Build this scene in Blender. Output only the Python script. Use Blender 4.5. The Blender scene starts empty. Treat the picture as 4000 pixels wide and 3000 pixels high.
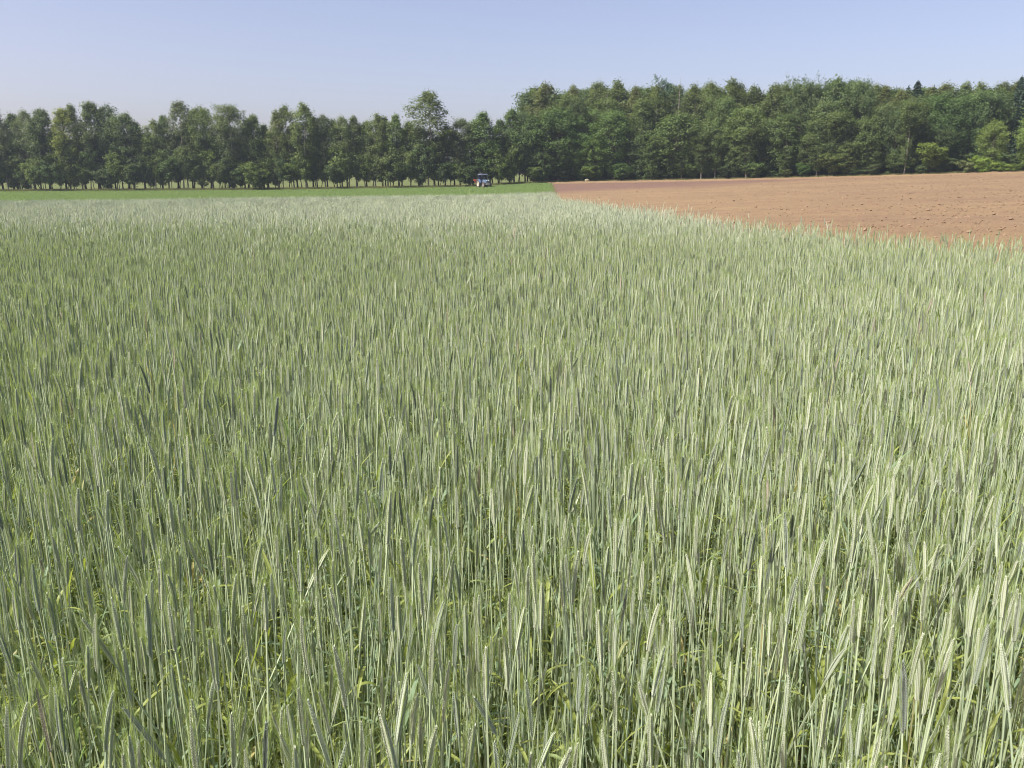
import bpy, math, random
import numpy as np
from mathutils import Vector, Euler

R = math.radians
random.seed(7)
RNG = np.random.default_rng(11)
SC = bpy.context.scene
COL = SC.collection

# ------------------------------------------------------------------ camera, sky, sun, exposure
EYE = 2.0
F = 3200.0                       # focal length in pixels of the 4000 x 3000 photograph
HORIZON = 728.0
PITCH = math.atan((1500 - HORIZON) / F)
cam_d = bpy.data.cameras.new('camera')
cam_d.sensor_width = 36.0
cam_d.lens = 36.0 * F / 4000.0
cam_d.clip_start = 0.05
cam_d.clip_end = 20000
cam = bpy.data.objects.new('camera', cam_d)
COL.objects.link(cam)
cam.location = (0, 0, EYE)
cam.rotation_euler = (R(90) - PITCH, 0, 0)
SC.camera = cam

SUN_EL = R(49)
SUN_B = R(29)                    # the sun stands to the left and a little behind the camera
sun_vec = Vector((-math.cos(SUN_EL) * math.cos(SUN_B), -math.cos(SUN_EL) * math.sin(SUN_B), math.sin(SUN_EL)))
world = bpy.data.worlds.new('World')
SC.world = world
world.use_nodes = True
wn = world.node_tree.nodes
bg = wn['Background']
sky = wn.new('ShaderNodeTexSky')
sky.sky_type = 'NISHITA'
sky.sun_disc = False
sky.sun_elevation = SUN_EL
sky.sun_rotation = math.atan2(sun_vec.x, sun_vec.y)
sky.air_density = 0.8
sky.dust_density = 3.0
sky.ozone_density = 2.0
bg.inputs['Strength'].default_value = 0.117
tint = wn.new('ShaderNodeMix')             # the camera's white balance: a slightly lavender sky
tint.data_type = 'RGBA'; tint.blend_type = 'MULTIPLY'
tint.inputs['Factor'].default_value = 1.0
tint.inputs['B'].default_value = (1.26, 1.03, 1.0, 1)
world.node_tree.links.new(sky.outputs['Color'], tint.inputs['A'])
world.node_tree.links.new(tint.outputs['Result'], bg.inputs['Color'])

sun_d = bpy.data.lights.new('sun', 'SUN')
sun_d.energy = 4.8
sun_d.angle = R(0.8)
sun_d.color = (1.0, 0.955, 0.88)
sun = bpy.data.objects.new('sun', sun_d)
COL.objects.link(sun)
sun.rotation_euler = (-sun_vec).to_track_quat('-Z', 'Y').to_euler()
sun.location = (-60, -30, 60)

SC.view_settings.view_transform = 'Standard'
SC.view_settings.look = 'None'
SC.view_settings.gamma = 1.0
SC.view_settings.exposure = 0.8
SC.view_settings.use_curve_mapping = False
SC.cycles.max_bounces = 8
SC.cycles.transparent_max_bounces = 4
SC.cycles.use_denoising = True
SC.cycles.filter_width = 1.1


# ------------------------------------------------------------------ helpers
def slope(v):
    """rise per metre of the sight line through pixel row v"""
    return math.tan(-(PITCH + math.atan((v - 1500) / F)))

def tcol(px):
    """sideways metres per metre ahead of pixel column px, near the horizon"""
    return (px - 2000) / F * math.cos(PITCH)

def tag(o, label=None, cat=None, group=None, kind=None):
    if label: o['label'] = label
    if cat: o['category'] = cat
    if group: o['group'] = group
    if kind: o['kind'] = kind
    return o

def link(name, data, parent=None):
    o = bpy.data.objects.new(name, data)
    COL.objects.link(o)
    if parent is not None:
        o.parent = parent
    return o

def empty(name, loc=(0, 0, 0), rot=(0, 0, 0)):
    o = bpy.data.objects.new(name, None)
    o.empty_display_size = 0.1
    COL.objects.link(o)
    o.location = loc
    o.rotation_euler = rot
    return o

class MB:
    """collects vertices and faces (with material slots and one float per vertex) for one mesh"""
    def __init__(self):
        self.v = []; self.f = []; self.m = []; self.a = []
    def add(self, verts, faces, mat=0, a=0.0):
        n = len(self.v)
        verts = [tuple(p) for p in verts]
        self.v += verts
        self.f += [tuple(i + n for i in f) for f in faces]
        self.m += [mat] * len(faces)
        if hasattr(a, '__len__'):
            self.a += list(a)
        else:
            self.a += [a] * len(verts)
        return self
    def merge(self, other, mat=0):
        n = len(self.v)
        self.v += other.v
        self.f += [tuple(i + n for i in f) for f in other.f]
        self.m += [mat] * len(other.f)
        self.a += other.a
        return self
    def tube(self, pts, radii, sides=5, mat=0, cap=True, a=0.0):
        pts = [Vector(p) for p in pts]
        n = len(pts); verts = []
        for i, p in enumerate(pts):
            d = (pts[min(i + 1, n - 1)] - pts[max(i - 1, 0)]).normalized()
            ref = Vector((0, 1, 0)) if abs(d.y) < 0.9 else Vector((1, 0, 0))
            u = d.cross(ref).normalized(); w = d.cross(u)
            for k in range(sides):
                an = 2 * math.pi * k / sides
                verts.append(p + (u * math.cos(an) + w * math.sin(an)) * radii[i])
        faces = []
        for i in range(n - 1):
            for k in range(sides):
                k2 = (k + 1) % sides
                faces.append((i * sides + k, i * sides + k2, (i + 1) * sides + k2, (i + 1) * sides + k))
        if cap:
            faces.append(tuple(range(sides))[::-1])
            faces.append(tuple((n - 1) * sides + k for k in range(sides)))
        return self.add(verts, faces, mat, a)
    def box(self, c, s, mat=0, taper=1.0, rot=None):
        """box with centre c, full size s, its top scaled by taper"""
        vs = []
        for z in (-1, 1):
            k = taper if z > 0 else 1.0
            for x, y in ((-1, -1), (1, -1), (1, 1), (-1, 1)):
                p = Vector((x * s[0] / 2 * k, y * s[1] / 2 * k, z * s[2] / 2))
                if rot: p.rotate(rot)
                vs.append(p + Vector(c))
        return self.add(vs, [(3, 2, 1, 0), (4, 5, 6, 7), (0, 1, 5, 4), (1, 2, 6, 5), (2, 3, 7, 6), (3, 0, 4, 7)], mat)
    def lathe(self, prof, sides=24, axis='Z', c=(0, 0, 0), mat=0):
        """profile of (radius, height) pairs turned about an axis"""
        vs = []
        for r, h in prof:
            for k in range(sides):
                an = 2 * math.pi * k / sides
                x, y = r * math.cos(an), r * math.sin(an)
                p = (x, y, h) if axis == 'Z' else ((x, h, y) if axis == 'Y' else (h, x, y))
                vs.append(Vector(p) + Vector(c))
        fs = []
        for i in range(len(prof) - 1):
            for k in range(sides):
                k2 = (k + 1) % sides
                fs.append((i * sides + k, i * sides + k2, (i + 1) * sides + k2, (i + 1) * sides + k))
        return self.add(vs, fs, mat)
    def prism(self, outline, y0, y1, mat=0):
        """outline in x,z pushed along y"""
        n = len(outline)
        vs = [(x, y0, z) for x, z in outline] + [(x, y1, z) for x, z in outline]
        fs = [tuple(range(n)), tuple(range(2 * n - 1, n - 1, -1))]
        fs += [((i + 1) % n, i, n + i, n + (i + 1) % n) for i in range(n)]
        return self.add(vs, fs, mat)
    def mesh(self, name, mats, smooth=False):
        me = bpy.data.meshes.new(name)
        me.from_pydata(self.v, [], self.f)
        for m in mats: me.materials.append(m)
        if len(mats) > 1:
            me.polygons.foreach_set('material_index', self.m)
        at = me.attributes.new('shade', 'FLOAT', 'POINT')
        at.data.foreach_set('value', np.asarray(self.a, dtype=np.float32))
        if smooth:
            me.polygons.foreach_set('use_smooth', [True] * len(me.polygons))
        me.update()
        return me


# ------------------------------------------------------------------ materials
def new_mat(name):
    m = bpy.data.materials.new(name)
    m.use_nodes = True
    nt = m.node_tree
    nt.nodes.clear()
    out = nt.nodes.new('ShaderNodeOutputMaterial')
    return m, nt, out

def N(nt, kind, **kw):
    n = nt.nodes.new(kind)
    for k, v in kw.items():
        setattr(n, k, v)
    return n

def mixrgb(nt, fac, a, b, blend='MIX'):
    n = N(nt, 'ShaderNodeMix', data_type='RGBA', blend_type=blend)
    n.clamp_factor = True
    for s, val in ((n.inputs['Factor'], fac), (n.inputs['A'], a), (n.inputs['B'], b)):
        if isinstance(val, bpy.types.NodeSocket):
            nt.links.new(val, s)
        elif hasattr(val, '__len__'):
            s.default_value = (*val, 1.0) if len(val) == 3 else val
        else:
            s.default_value = val
    return n.outputs['Result']

def maprange(nt, src, a, b, c=0.0, d=1.0):
    n = N(nt, 'ShaderNodeMapRange')
    nt.links.new(src, n.inputs['Value'])
    n.inputs['From Min'].default_value = a
    n.inputs['From Max'].default_value = b
    n.inputs['To Min'].default_value = c
    n.inputs['To Max'].default_value = d
    return n.outputs['Result']

def noise(nt, scale, detail=4.0, coord='Object', rough=0.55):
    tc = N(nt, 'ShaderNodeTexCoord')
    n = N(nt, 'ShaderNodeTexNoise')
    n.inputs['Scale'].default_value = scale
    n.inputs['Detail'].default_value = detail
    n.inputs['Roughness'].default_value = rough
    nt.links.new(tc.outputs[coord], n.inputs['Vector'])
    return n.outputs['Fac']

def attr(nt, name):
    n = N(nt, 'ShaderNodeAttribute')
    n.attribute_name = name
    return n.outputs['Fac']

def principled(nt, col, rough=0.7, spec=0.3, metal=0.0):
    p = N(nt, 'ShaderNodeBsdfPrincipled')
    if isinstance(col, bpy.types.NodeSocket):
        nt.links.new(col, p.inputs['Base Color'])
    else:
        p.inputs['Base Color'].default_value = (*col, 1)
    if isinstance(rough, bpy.types.NodeSocket):
        nt.links.new(rough, p.inputs['Roughness'])
    else:
        p.inputs['Roughness'].default_value = rough
    p.inputs['Specular IOR Level'].default_value = spec
    p.inputs['Metallic'].default_value = metal
    return p

def bump(nt, height, p, strength=0.5, dist=0.05):
    b = N(nt, 'ShaderNodeBump')
    b.inputs['Strength'].default_value = strength
    b.inputs['Distance'].default_value = dist
    nt.links.new(height, b.inputs['Height'])
    nt.links.new(b.outputs['Normal'], p.inputs['Normal'])

def plain(name, col, col2=None, scale=3.0, rough=0.6, spec=0.3, metal=0.0, bmp=0.0):
    """one colour that wanders to a second one with noise"""
    m, nt, out = new_mat(name)
    f = noise(nt, scale)
    c = mixrgb(nt, maprange(nt, f, 0.35, 0.65), col, col2 if col2 else tuple(x * 0.8 for x in col))
    p = principled(nt, c, rough, spec, metal)
    if bmp: bump(nt, f, p, bmp)
    nt.links.new(p.outputs[0], out.inputs['Surface'])
    return m

def leafy(name, c1, c2, translucent=0.35, rough=0.55, spec=0.3, use_object_colour=True, random_mix=None, tcol_mul=(1.15, 1.2, 0.6)):
    """leaf, blade or ear: two colours by leaf, tinted per plant, light passing through"""
    m, nt, out = new_mat(name)
    c = mixrgb(nt, attr(nt, 'shade'), c1, c2)
    oi = N(nt, 'ShaderNodeObjectInfo')
    if use_object_colour:
        c = mixrgb(nt, 1.0, c, oi.outputs['Color'], 'MULTIPLY')
    if random_mix:
        for lo, hi, col in random_mix:
            fac = maprange(nt, oi.outputs['Random'], lo, hi)
            c = mixrgb(nt, fac, c, col)
    p = principled(nt, c, rough, spec)
    t = N(nt, 'ShaderNodeBsdfTranslucent')
    nt.links.new(mixrgb(nt, 1.0, c, tcol_mul, 'MULTIPLY'), t.inputs['Color'])
    ms = N(nt, 'ShaderNodeMixShader')
    ms.inputs[0].default_value = translucent
    nt.links.new(p.outputs[0], ms.inputs[1])
    nt.links.new(t.outputs[0], ms.inputs[2])
    nt.links.new(ms.outputs[0], out.inputs['Surface'])
    return m

M = {}
M['broadleaf'] = leafy('broadleaf', (0.084, 0.120, 0.048), (0.170, 0.218, 0.084), 0.46)
M['birch_leaf'] = leafy('birch_leaf', (0.092, 0.126, 0.052), (0.172, 0.218, 0.092), 0.46)
M['needle'] = leafy('needle', (0.018, 0.04, 0.024), (0.04, 0.075, 0.04), 0.1)
M['pine_needle'] = leafy('pine_needle', (0.05, 0.10, 0.06), (0.09, 0.16, 0.09), 0.15)
M['bark'] = plain('bark', (0.075, 0.06, 0.048), (0.035, 0.03, 0.025), 4.0, 0.9, 0.1, bmp=0.6)
M['birch_bark'] = plain('birch_bark', (0.36, 0.335, 0.29), (0.14, 0.125, 0.105), 2.2, 0.8, 0.2)
M['grey_bark'] = plain('grey_bark', (0.13, 0.115, 0.095), (0.07, 0.062, 0.05), 3.0, 0.9, 0.1, bmp=0.5)

M['rye_stem'] = leafy('rye_stem', (0.31, 0.385, 0.16), (0.395, 0.465, 0.30), 0.12, 0.5, 0.35, False,
                      [(0.55, 0.9, (0.30, 0.38, 0.25)), (0.97, 1.0, (0.42, 0.38, 0.18))])
M['rye_ear'] = leafy('rye_ear', (0.38, 0.43, 0.29), (0.59, 0.625, 0.51), 0.15, 0.5, 0.35, False,
                     [(0.22, 0.10, (0.25, 0.29, 0.235)), (0.6, 0.95, (0.40, 0.46, 0.36)), (0.98, 0.995, (0.46, 0.41, 0.35))])
M['rye_awn'] = leafy('rye_awn', (0.28, 0.37, 0.13), (0.38, 0.46, 0.21), 0.42, 0.4, 0.35, False)
M['rye_leaf'] = leafy('rye_leaf', (0.25, 0.31, 0.065), (0.38, 0.43, 0.15), 0.45, 0.45, 0.35, False,
                      [(0.5, 0.75, (0.23, 0.33, 0.20)), (0.98, 0.995, (0.50, 0.44, 0.18))])

M['grass'] = leafy('grass', (0.155, 0.235, 0.085), (0.21, 0.285, 0.11), 0.35, 0.6, 0.2, False)
M['dry_grass'] = leafy('dry_grass', (0.10, 0.13, 0.04), (0.26, 0.24, 0.12), 0.3, 0.6, 0.2, False)

# ploughed soil: dry ochre, with a damp reddish stretch and painted furrow shadow along the wood (float attribute "shade")
m, nt, out = new_mat('soil')
big = noise(nt, 0.09, 5)
mid = noise(nt, 1.3, 6)
fin = noise(nt, 14.0, 5)
c = mixrgb(nt, maprange(nt, big, 0.35, 0.65), (0.215, 0.157, 0.086), (0.188, 0.134, 0.075))
c = mixrgb(nt, maprange(nt, mid, 0.42, 0.72, 0, 0.6), c, (0.165, 0.105, 0.068))
c = mixrgb(nt, maprange(nt, fin, 0.5, 0.8, 0, 0.45), c, (0.265, 0.20, 0.125))
tcs = N(nt, 'ShaderNodeTexCoord'); mp = N(nt, 'ShaderNodeMapping')      # passes of the harrow
mp.inputs['Scale'].default_value = (.05, .55, 1); mp.inputs['Rotation'].default_value = (0, 0, .12)
ns_ = N(nt, 'ShaderNodeTexNoise'); ns_.inputs['Scale'].default_value = 1.0; ns_.inputs['Detail'].default_value = 5
nt.links.new(tcs.outputs['Object'], mp.inputs['Vector']); nt.links.new(mp.outputs['Vector'], ns_.inputs['Vector'])
c = mixrgb(nt, maprange(nt, ns_.outputs['Fac'], 0.45, 0.7, 0, 0.55), c, (0.155, 0.103, 0.068))
c = mixrgb(nt, attr(nt, 'shade'), c, (0.13, 0.082, 0.067))
p = principled(nt, c, 0.95, 0.1)
bump(nt, fin, p, 0.6, 0.06)
nt.links.new(p.outputs[0], out.inputs['Surface'])
M['soil'] = m
M['clod'] = plain('clod', (0.27, 0.20, 0.13), (0.15, 0.10, 0.068), 9.0, 0.95, 0.1, bmp=0.4)
M['green_ground'] = plain('green_ground', (0.14, 0.215, 0.078), (0.118, 0.185, 0.068), 0.35, 0.9, 0.1, bmp=0.5)
M['meadow'] = plain('meadow', (0.115, 0.13, 0.045), (0.085, 0.11, 0.035), 0.12, 0.9, 0.1, bmp=0.4)
M['earth'] = plain('earth', (0.14, 0.13, 0.06), (0.09, 0.09, 0.04), 6.0, 0.95, 0.1, bmp=0.5)
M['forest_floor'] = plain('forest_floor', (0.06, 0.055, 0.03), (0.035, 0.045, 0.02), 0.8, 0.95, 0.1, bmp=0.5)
M['stone'] = plain('stone', (0.30, 0.29, 0.2), (0.22, 0.21, 0.15), 3.0, 0.9, 0.2, bmp=0.4)

M['blue_paint'] = plain('blue_paint', (0.11, 0.165, 0.26), (0.08, 0.125, 0.2), 2.0, 0.32, 0.5)
M['dark_blue'] = plain('dark_blue', (0.035, 0.05, 0.14), (0.03, 0.04, 0.11), 2.0, 0.4, 0.5)
M['roof_blue'] = plain('roof_blue', (0.18, 0.20, 0.29), (0.15, 0.17, 0.25), 2.0, 0.5, 0.4)
M['rubber'] = plain('rubber', (0.075, 0.06, 0.06), (0.12, 0.095, 0.085), 5.0, 0.9, 0.15, bmp=0.3)
M['cream_paint'] = plain('cream_paint', (0.52, 0.50, 0.39), (0.42, 0.38, 0.3), 4.0, 0.5, 0.4)
M['grey_metal'] = plain('grey_metal', (0.30, 0.29, 0.28), (0.22, 0.21, 0.2), 5.0, 0.5, 0.4, 0.3)
M['black_metal'] = plain('black_metal', (0.02, 0.02, 0.022), (0.035, 0.033, 0.03), 5.0, 0.6, 0.3)
M['red_paint'] = plain('red_paint', (0.40, 0.07, 0.05), (0.32, 0.055, 0.04), 3.0, 0.4, 0.5)
M['lamp_glass'] = plain('lamp_glass', (0.75, 0.76, 0.74), (0.6, 0.6, 0.6), 3.0, 0.15, 0.6)
m, nt, out = new_mat('cab_glass')
g = N(nt, 'ShaderNodeBsdfGlossy'); g.inputs['Roughness'].default_value = 0.05
g.inputs['Color'].default_value = (0.8, 0.85, 0.9, 1)
tr = N(nt, 'ShaderNodeBsdfTransparent'); tr.inputs['Color'].default_value = (0.62, 0.68, 0.66, 1)
fr = N(nt, 'ShaderNodeFresnel'); fr.inputs['IOR'].default_value = 1.5
ms = N(nt, 'ShaderNodeMixShader')
nt.links.new(fr.outputs[0], ms.inputs[0]); nt.links.new(tr.outputs[0], ms.inputs[1]); nt.links.new(g.outputs[0], ms.inputs[2])
nt.links.new(ms.outputs[0], out.inputs['Surface'])
M['cab_glass'] = m


# ------------------------------------------------------------------ the lie of the land
RYE = 1.22                                                # usual height of the ear tops
def gz(d, v): return EYE + slope(v) * d                   # ground seen at row v, d metres ahead
def rz_(d, v): return EYE + slope(v) * d - RYE            # ground below ear tops seen at row v
PROFILES = [
    (0,    [(12, .02), (22, rz_(22, 832)), (32, -.2), (45, -.55), (60, -.78), (88, rz_(88, 786)), (112, -.5), (142, .15), (172, gz(172, 750)), (230, gz(230, 716)), (300, gz(300, 690)), (500, 8)]),
    (1040, [(12, .02), (22, rz_(22, 826)), (32, -.15), (45, -.45), (60, -.6), (92, rz_(92, 772)), (120, -.15), (150, .45), (175, gz(175, 744)), (230, gz(230, 712)), (300, gz(300, 688)), (500, 8.5)]),
    (1870, [(12, .02), (24, rz_(24, 806)), (34, .0), (46, -.32), (62, -.4), (96, rz_(96, 762)), (130, .45), (176, gz(176, 732)), (230, gz(230, 705)), (300, gz(300, 685)), (500, 8.5)]),
    (2010, [(12, .02), (24, rz_(24, 802)), (34, .05), (46, -.25), (62, -.32), (98, rz_(98, 758)), (130, .75), (180, gz(180, 719)), (230, gz(230, 700)), (300, gz(300, 680)), (500, 9)]),
    (2230, [(12, .04), (25, rz_(25, 798)), (36, .05), (46, -.12), (62, -.18), (92, .0), (130, .95), (181, gz(181, 714)), (230, gz(230, 700)), (300, 6.5), (500, 9)]),
    (2960, [(12, .03), (25, .08), (50, gz(50, 852)), (85, gz(85, 782)), (120, gz(120, 741)), (168, gz(168, 701)), (230, 5.3), (300, 7), (500, 10)]),
    (4000, [(12, .03), (28, gz(28, 940)), (45, gz(45, 852)), (75, gz(75, 762)), (105, gz(105, 720)), (130, gz(130, 691)), (150, gz(150, 673)), (200, 6), (300, 8), (500, 11)]),
]
TG = np.linspace(-1.3, 1.3, 261)
YG = np.concatenate([np.arange(0, 60, 1.0), np.arange(60, 320, 2.0), np.arange(320, 540, 10.0)])
rows = []
for px, kn in PROFILES:
    ky = [0, 6] + [k[0] for k in kn] + [540]
    kz = [0, 0] + [k[1] for k in kn] + [kn[-1][1]]
    fine = np.interp(np.arange(0, 541, 1.0), ky, kz)
    pad = np.pad(fine, 12, mode='edge')
    ker = np.exp(-0.5 * (np.arange(-12, 13) / 4.5) ** 2); ker /= ker.sum()
    sm = np.convolve(pad, ker, 'valid')
    rows.append(np.interp(YG, np.arange(0, 541, 1.0), sm))
rows = np.array(rows)
tk = np.array([tcol(px) for px, _ in PROFILES])
HT = np.array([np.interp(TG, tk, rows[:, j]) for j in range(len(YG))]).T      # [t, y]
ker = np.exp(-0.5 * (np.arange(-6, 7) / 2.2) ** 2); ker /= ker.sum()
HT = np.array([np.convolve(np.pad(HT[:, j], 6, mode='edge'), ker, 'valid') for j in range(len(YG))]).T

def height(x, y):
    x = np.asarray(x, float); y = np.asarray(y, float)
    yy = np.clip(y, 0.0, 539.0)
    t = np.clip(x / np.maximum(yy, 4.0), -1.299, 1.299)
    fi = (t - TG[0]) / (TG[1] - TG[0])
    i = np.clip(fi.astype(int), 0, len(TG) - 2); fi = fi - i
    j = np.clip(np.searchsorted(YG, yy, 'right') - 1, 0, len(YG) - 2)
    fj = (yy - YG[j]) / (YG[j + 1] - YG[j])
    return (HT[i, j] * (1 - fi) + HT[i + 1, j] * fi) * (1 - fj) + (HT[i, j + 1] * (1 - fi) + HT[i + 1, j + 1] * fi) * fj

def hz(x, y): return float(height(x, y))

def wob(x, y, s=1.0, k=0):
    """smooth wandering value about -1..1"""
    return (np.sin(x * 1.7 * s + 1.3 + k) * np.cos(y * 1.3 * s - 0.7 * k) + np.sin((x + y) * 0.9 * s + 2.1 * k) + np.cos((x * 0.6 - y * 1.1) * s + k)) / 3.0

# where fields end: the wood and hedgerow line, the far end of the rye, the rye's side edge
def edge_y(t):  return np.interp(t, [tcol(p) for p in (-1500, 0, 1040, 1870, 2010, 2230, 2960, 4000, 5500)], [168, 172, 175, 176.5, 180, 181, 168, 150, 128])
def rye_end(t): return np.interp(t, [tcol(p) for p in (-1500, 0, 1040, 1870, 2010, 2400)], [84, 88, 92, 96, 98, 100])
def rye_side(y): return np.interp(y, [0, 5, 8, 10, 12.5, 15, 20, 25, 45, 98, 182], [10.5, 8.6, 7.2, 6.35, 5.5, 4.95, 4.2, 3.0, 3.1, 5.2, 8.2])

def grid_obj(name, X, Y, Z, mat, label, cat, shade=None):
    r, cn = X.shape
    v = np.stack([X, Y, Z], -1).reshape(-1, 3)
    idx = np.arange(r * cn).reshape(r, cn)
    f = np.stack([idx[:-1, :-1], idx[:-1, 1:], idx[1:, 1:], idx[1:, :-1]], -1).reshape(-1, 4)
    me = bpy.data.meshes.new(name)
    me.from_pydata(v.tolist(), [], f.tolist())
    at = me.attributes.new('shade', 'FLOAT', 'POINT')
    at.data.foreach_set('value', (np.zeros(r * cn) if shade is None else shade.reshape(-1)).astype(np.float32))
    me.materials.append(mat)
    me.polygons.foreach_set('use_smooth', [True] * len(me.polygons))
    o = link(name, me)
    return tag(o, label, cat, kind='structure')

# one sheet to the horizon
tt = np.linspace(-1.25, 1.25, 121)
yy = np.concatenate([[-30, -10, -2], np.geomspace(2, 540, 110), [900, 1800, 4000, 9000]])
T, Y = np.meshgrid(tt, yy)
X = T * np.maximum(Y, 30)
Z = height(X, Y) - 0.16
grid_obj('ground', X, Y, Z, M['earth'], 'dark earth between the rye stems', 'ground')

# ploughed field
s = np.linspace(0, 1, 260)[None, :] ** 1.0
q = np.linspace(0, 1, 240)[:, None]
tr_ = 1.05
Yr = 6 + (q ** 1.4) * (edge_y(0.047 + s * (tr_ - 0.047)) + 0.6 - 6)
xl = rye_side(Yr) - 0.5
X = xl + s * (np.maximum(tr_ * Yr, xl + 4) - xl)
Y = Yr
rel = RNG.normal(0, 0.018, X.shape) + 0.05 * wob(X, Y, 1.1) + 0.03 * wob(X, Y, 3.7, 2)
dist_edge = edge_y(X / np.maximum(Y, 1)) - Y
furrow = -0.28 * np.exp(-((dist_edge - 3.2) / 0.9) ** 2) + 0.30 * np.exp(-((dist_edge - 0.9) / 1.0) ** 2)
Z = height(X, Y) + rel + furrow
tX = X / np.maximum(Y, 1)
w = np.interp(tX, [0.04, 0.1, 0.2, 0.3, 0.42, 0.6], [58, 52, 40, 26, 10, 3])
damp_and_shade = np.clip((w - dist_edge) / 14 + 0.35 * wob(X, Y, 0.16, 1) + 0.25 * wob(X, Y, 0.6, 3), 0, 1) * np.clip(dist_edge / 3.0 - 0.6, 0, 1)
damp_and_shade = np.maximum(damp_and_shade * 0.85, 0.55 * np.exp(-((dist_edge - 3.3) / 1.0) ** 2))  # dark line along the furrow: its shadow painted into the soil colour
# a second darker streak on the rise at the right
damp_and_shade = np.maximum(damp_and_shade, 0.32 * np.clip(1.2 * wob(X, Y * 2.2, 0.11, 4) + 0.1, 0, 1) * np.clip((tX - 0.28) * 5, 0, 1))
grid_obj('ploughed_field', X, Y, Z, M['soil'], 'bare ochre ploughed soil rising towards the wood', 'field', damp_and_shade)

# green field in front of the hedgerow
q = np.linspace(0, 1, 60)[:, None]; s = np.linspace(0, 1, 160)[None, :]
t0 = -1.2
tE = 0.048
T = t0 + s * (tE - t0)
Y = (rye_end(T) - 4) + q * (edge_y(T) + 1.5 - rye_end(T) + 4)
T = t0 + s * (rye_side(Y) / Y - t0)
X = T * Y
Z = height(X, Y) + 0.03 * wob(X, Y, 0.8) - 0.01
grid_obj('green_field', X, Y, Z, M['green_ground'], 'strip of short green crop before the hedgerow', 'field')

# meadow beyond the hedgerow, floor of the wood
q = np.linspace(0, 1, 40)[:, None]; s = np.linspace(0, 1, 90)[None, :]
T = t0 + s * (0.07 - t0) + 0 * q
Y = edge_y(T) + 0.9 + q * (420 - edge_y(T))
X = T * Y
grid_obj('meadow', X, Y, height(X, Y) + 0.03 * wob(X, Y, .5), M['meadow'], 'sunlit meadow seen between the hedgerow trunks', 'meadow')
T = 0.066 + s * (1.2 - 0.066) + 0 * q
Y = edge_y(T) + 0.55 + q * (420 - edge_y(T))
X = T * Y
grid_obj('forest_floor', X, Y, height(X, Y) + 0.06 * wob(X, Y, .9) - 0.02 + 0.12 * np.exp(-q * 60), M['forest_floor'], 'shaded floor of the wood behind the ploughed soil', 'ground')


# ------------------------------------------------------------------ instanced stuff
def scatter(name, protos, pts, rots, scales, idx, label, cat):
    """one stuff object: a point per plant or lump, each carrying a copy of one of the prototypes"""
    coll = bpy.data.collections.new(name + '_kinds')
    for i, (me) in enumerate(protos):
        po = bpy.data.objects.new('%s_%03d' % (name, i), me)
        coll.objects.link(po)
    me = bpy.data.meshes.new(name)
    n = len(pts)
    me.vertices.add(n)
    me.vertices.foreach_set('co', np.asarray(pts, np.float32).reshape(-1))
    a = me.attributes.new('turn', 'FLOAT_VECTOR', 'POINT'); a.data.foreach_set('vector', np.asarray(rots, np.float32).reshape(-1))
    a = me.attributes.new('size', 'FLOAT_VECTOR', 'POINT'); a.data.foreach_set('vector', np.asarray(scales, np.float32).reshape(-1))
    a = me.attributes.new('pick', 'INT', 'POINT'); a.data.foreach_set('value', np.asarray(idx, np.int32))
    o = link(name, me)
    ng = bpy.data.node_groups.new(name + '_scatter', 'GeometryNodeTree')
    ng.interface.new_socket('Geometry', in_out='INPUT', socket_type='NodeSocketGeometry')
    ng.interface.new_socket('Geometry', in_out='OUTPUT', socket_type='NodeSocketGeometry')
    gi = ng.nodes.new('NodeGroupInput'); go = ng.nodes.new('NodeGroupOutput')
    ci = ng.nodes.new('GeometryNodeCollectionInfo')
    ci.inputs['Collection'].default_value = coll
    ci.inputs['Separate Children'].default_value = True
    ci.inputs['Reset Children'].default_value = True
    ip = ng.nodes.new('GeometryNodeInstanceOnPoints')
    ip.inputs['Pick Instance'].default_value = True
    def named(nm, ty):
        k = ng.nodes.new('GeometryNodeInputNamedAttribute'); k.data_type = ty
        k.inputs['Name'].default_value = nm
        return k.outputs['Attribute']
    e2r = ng.nodes.new('FunctionNodeEulerToRotation')
    L = ng.links.new
    L(named('turn', 'FLOAT_VECTOR'), e2r.inputs[0])
    L(gi.outputs[0], ip.inputs['Points'])
    L(ci.outputs[0], ip.inputs['Instance'])
    L(named('pick', 'INT'), ip.inputs['Instance Index'])
    L(e2r.outputs[0], ip.inputs['Rotation'])
    L(named('size', 'FLOAT_VECTOR'), ip.inputs['Scale'])
    L(ip.outputs[0], go.inputs[0])
    md = o.modifiers.new('scatter', 'NODES'); md.node_group = ng
    return tag(o, label, cat, kind='stuff')


# ------------------------------------------------------------------ rye
def lerp(a, b, f): return a + (b - a) * f

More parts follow.
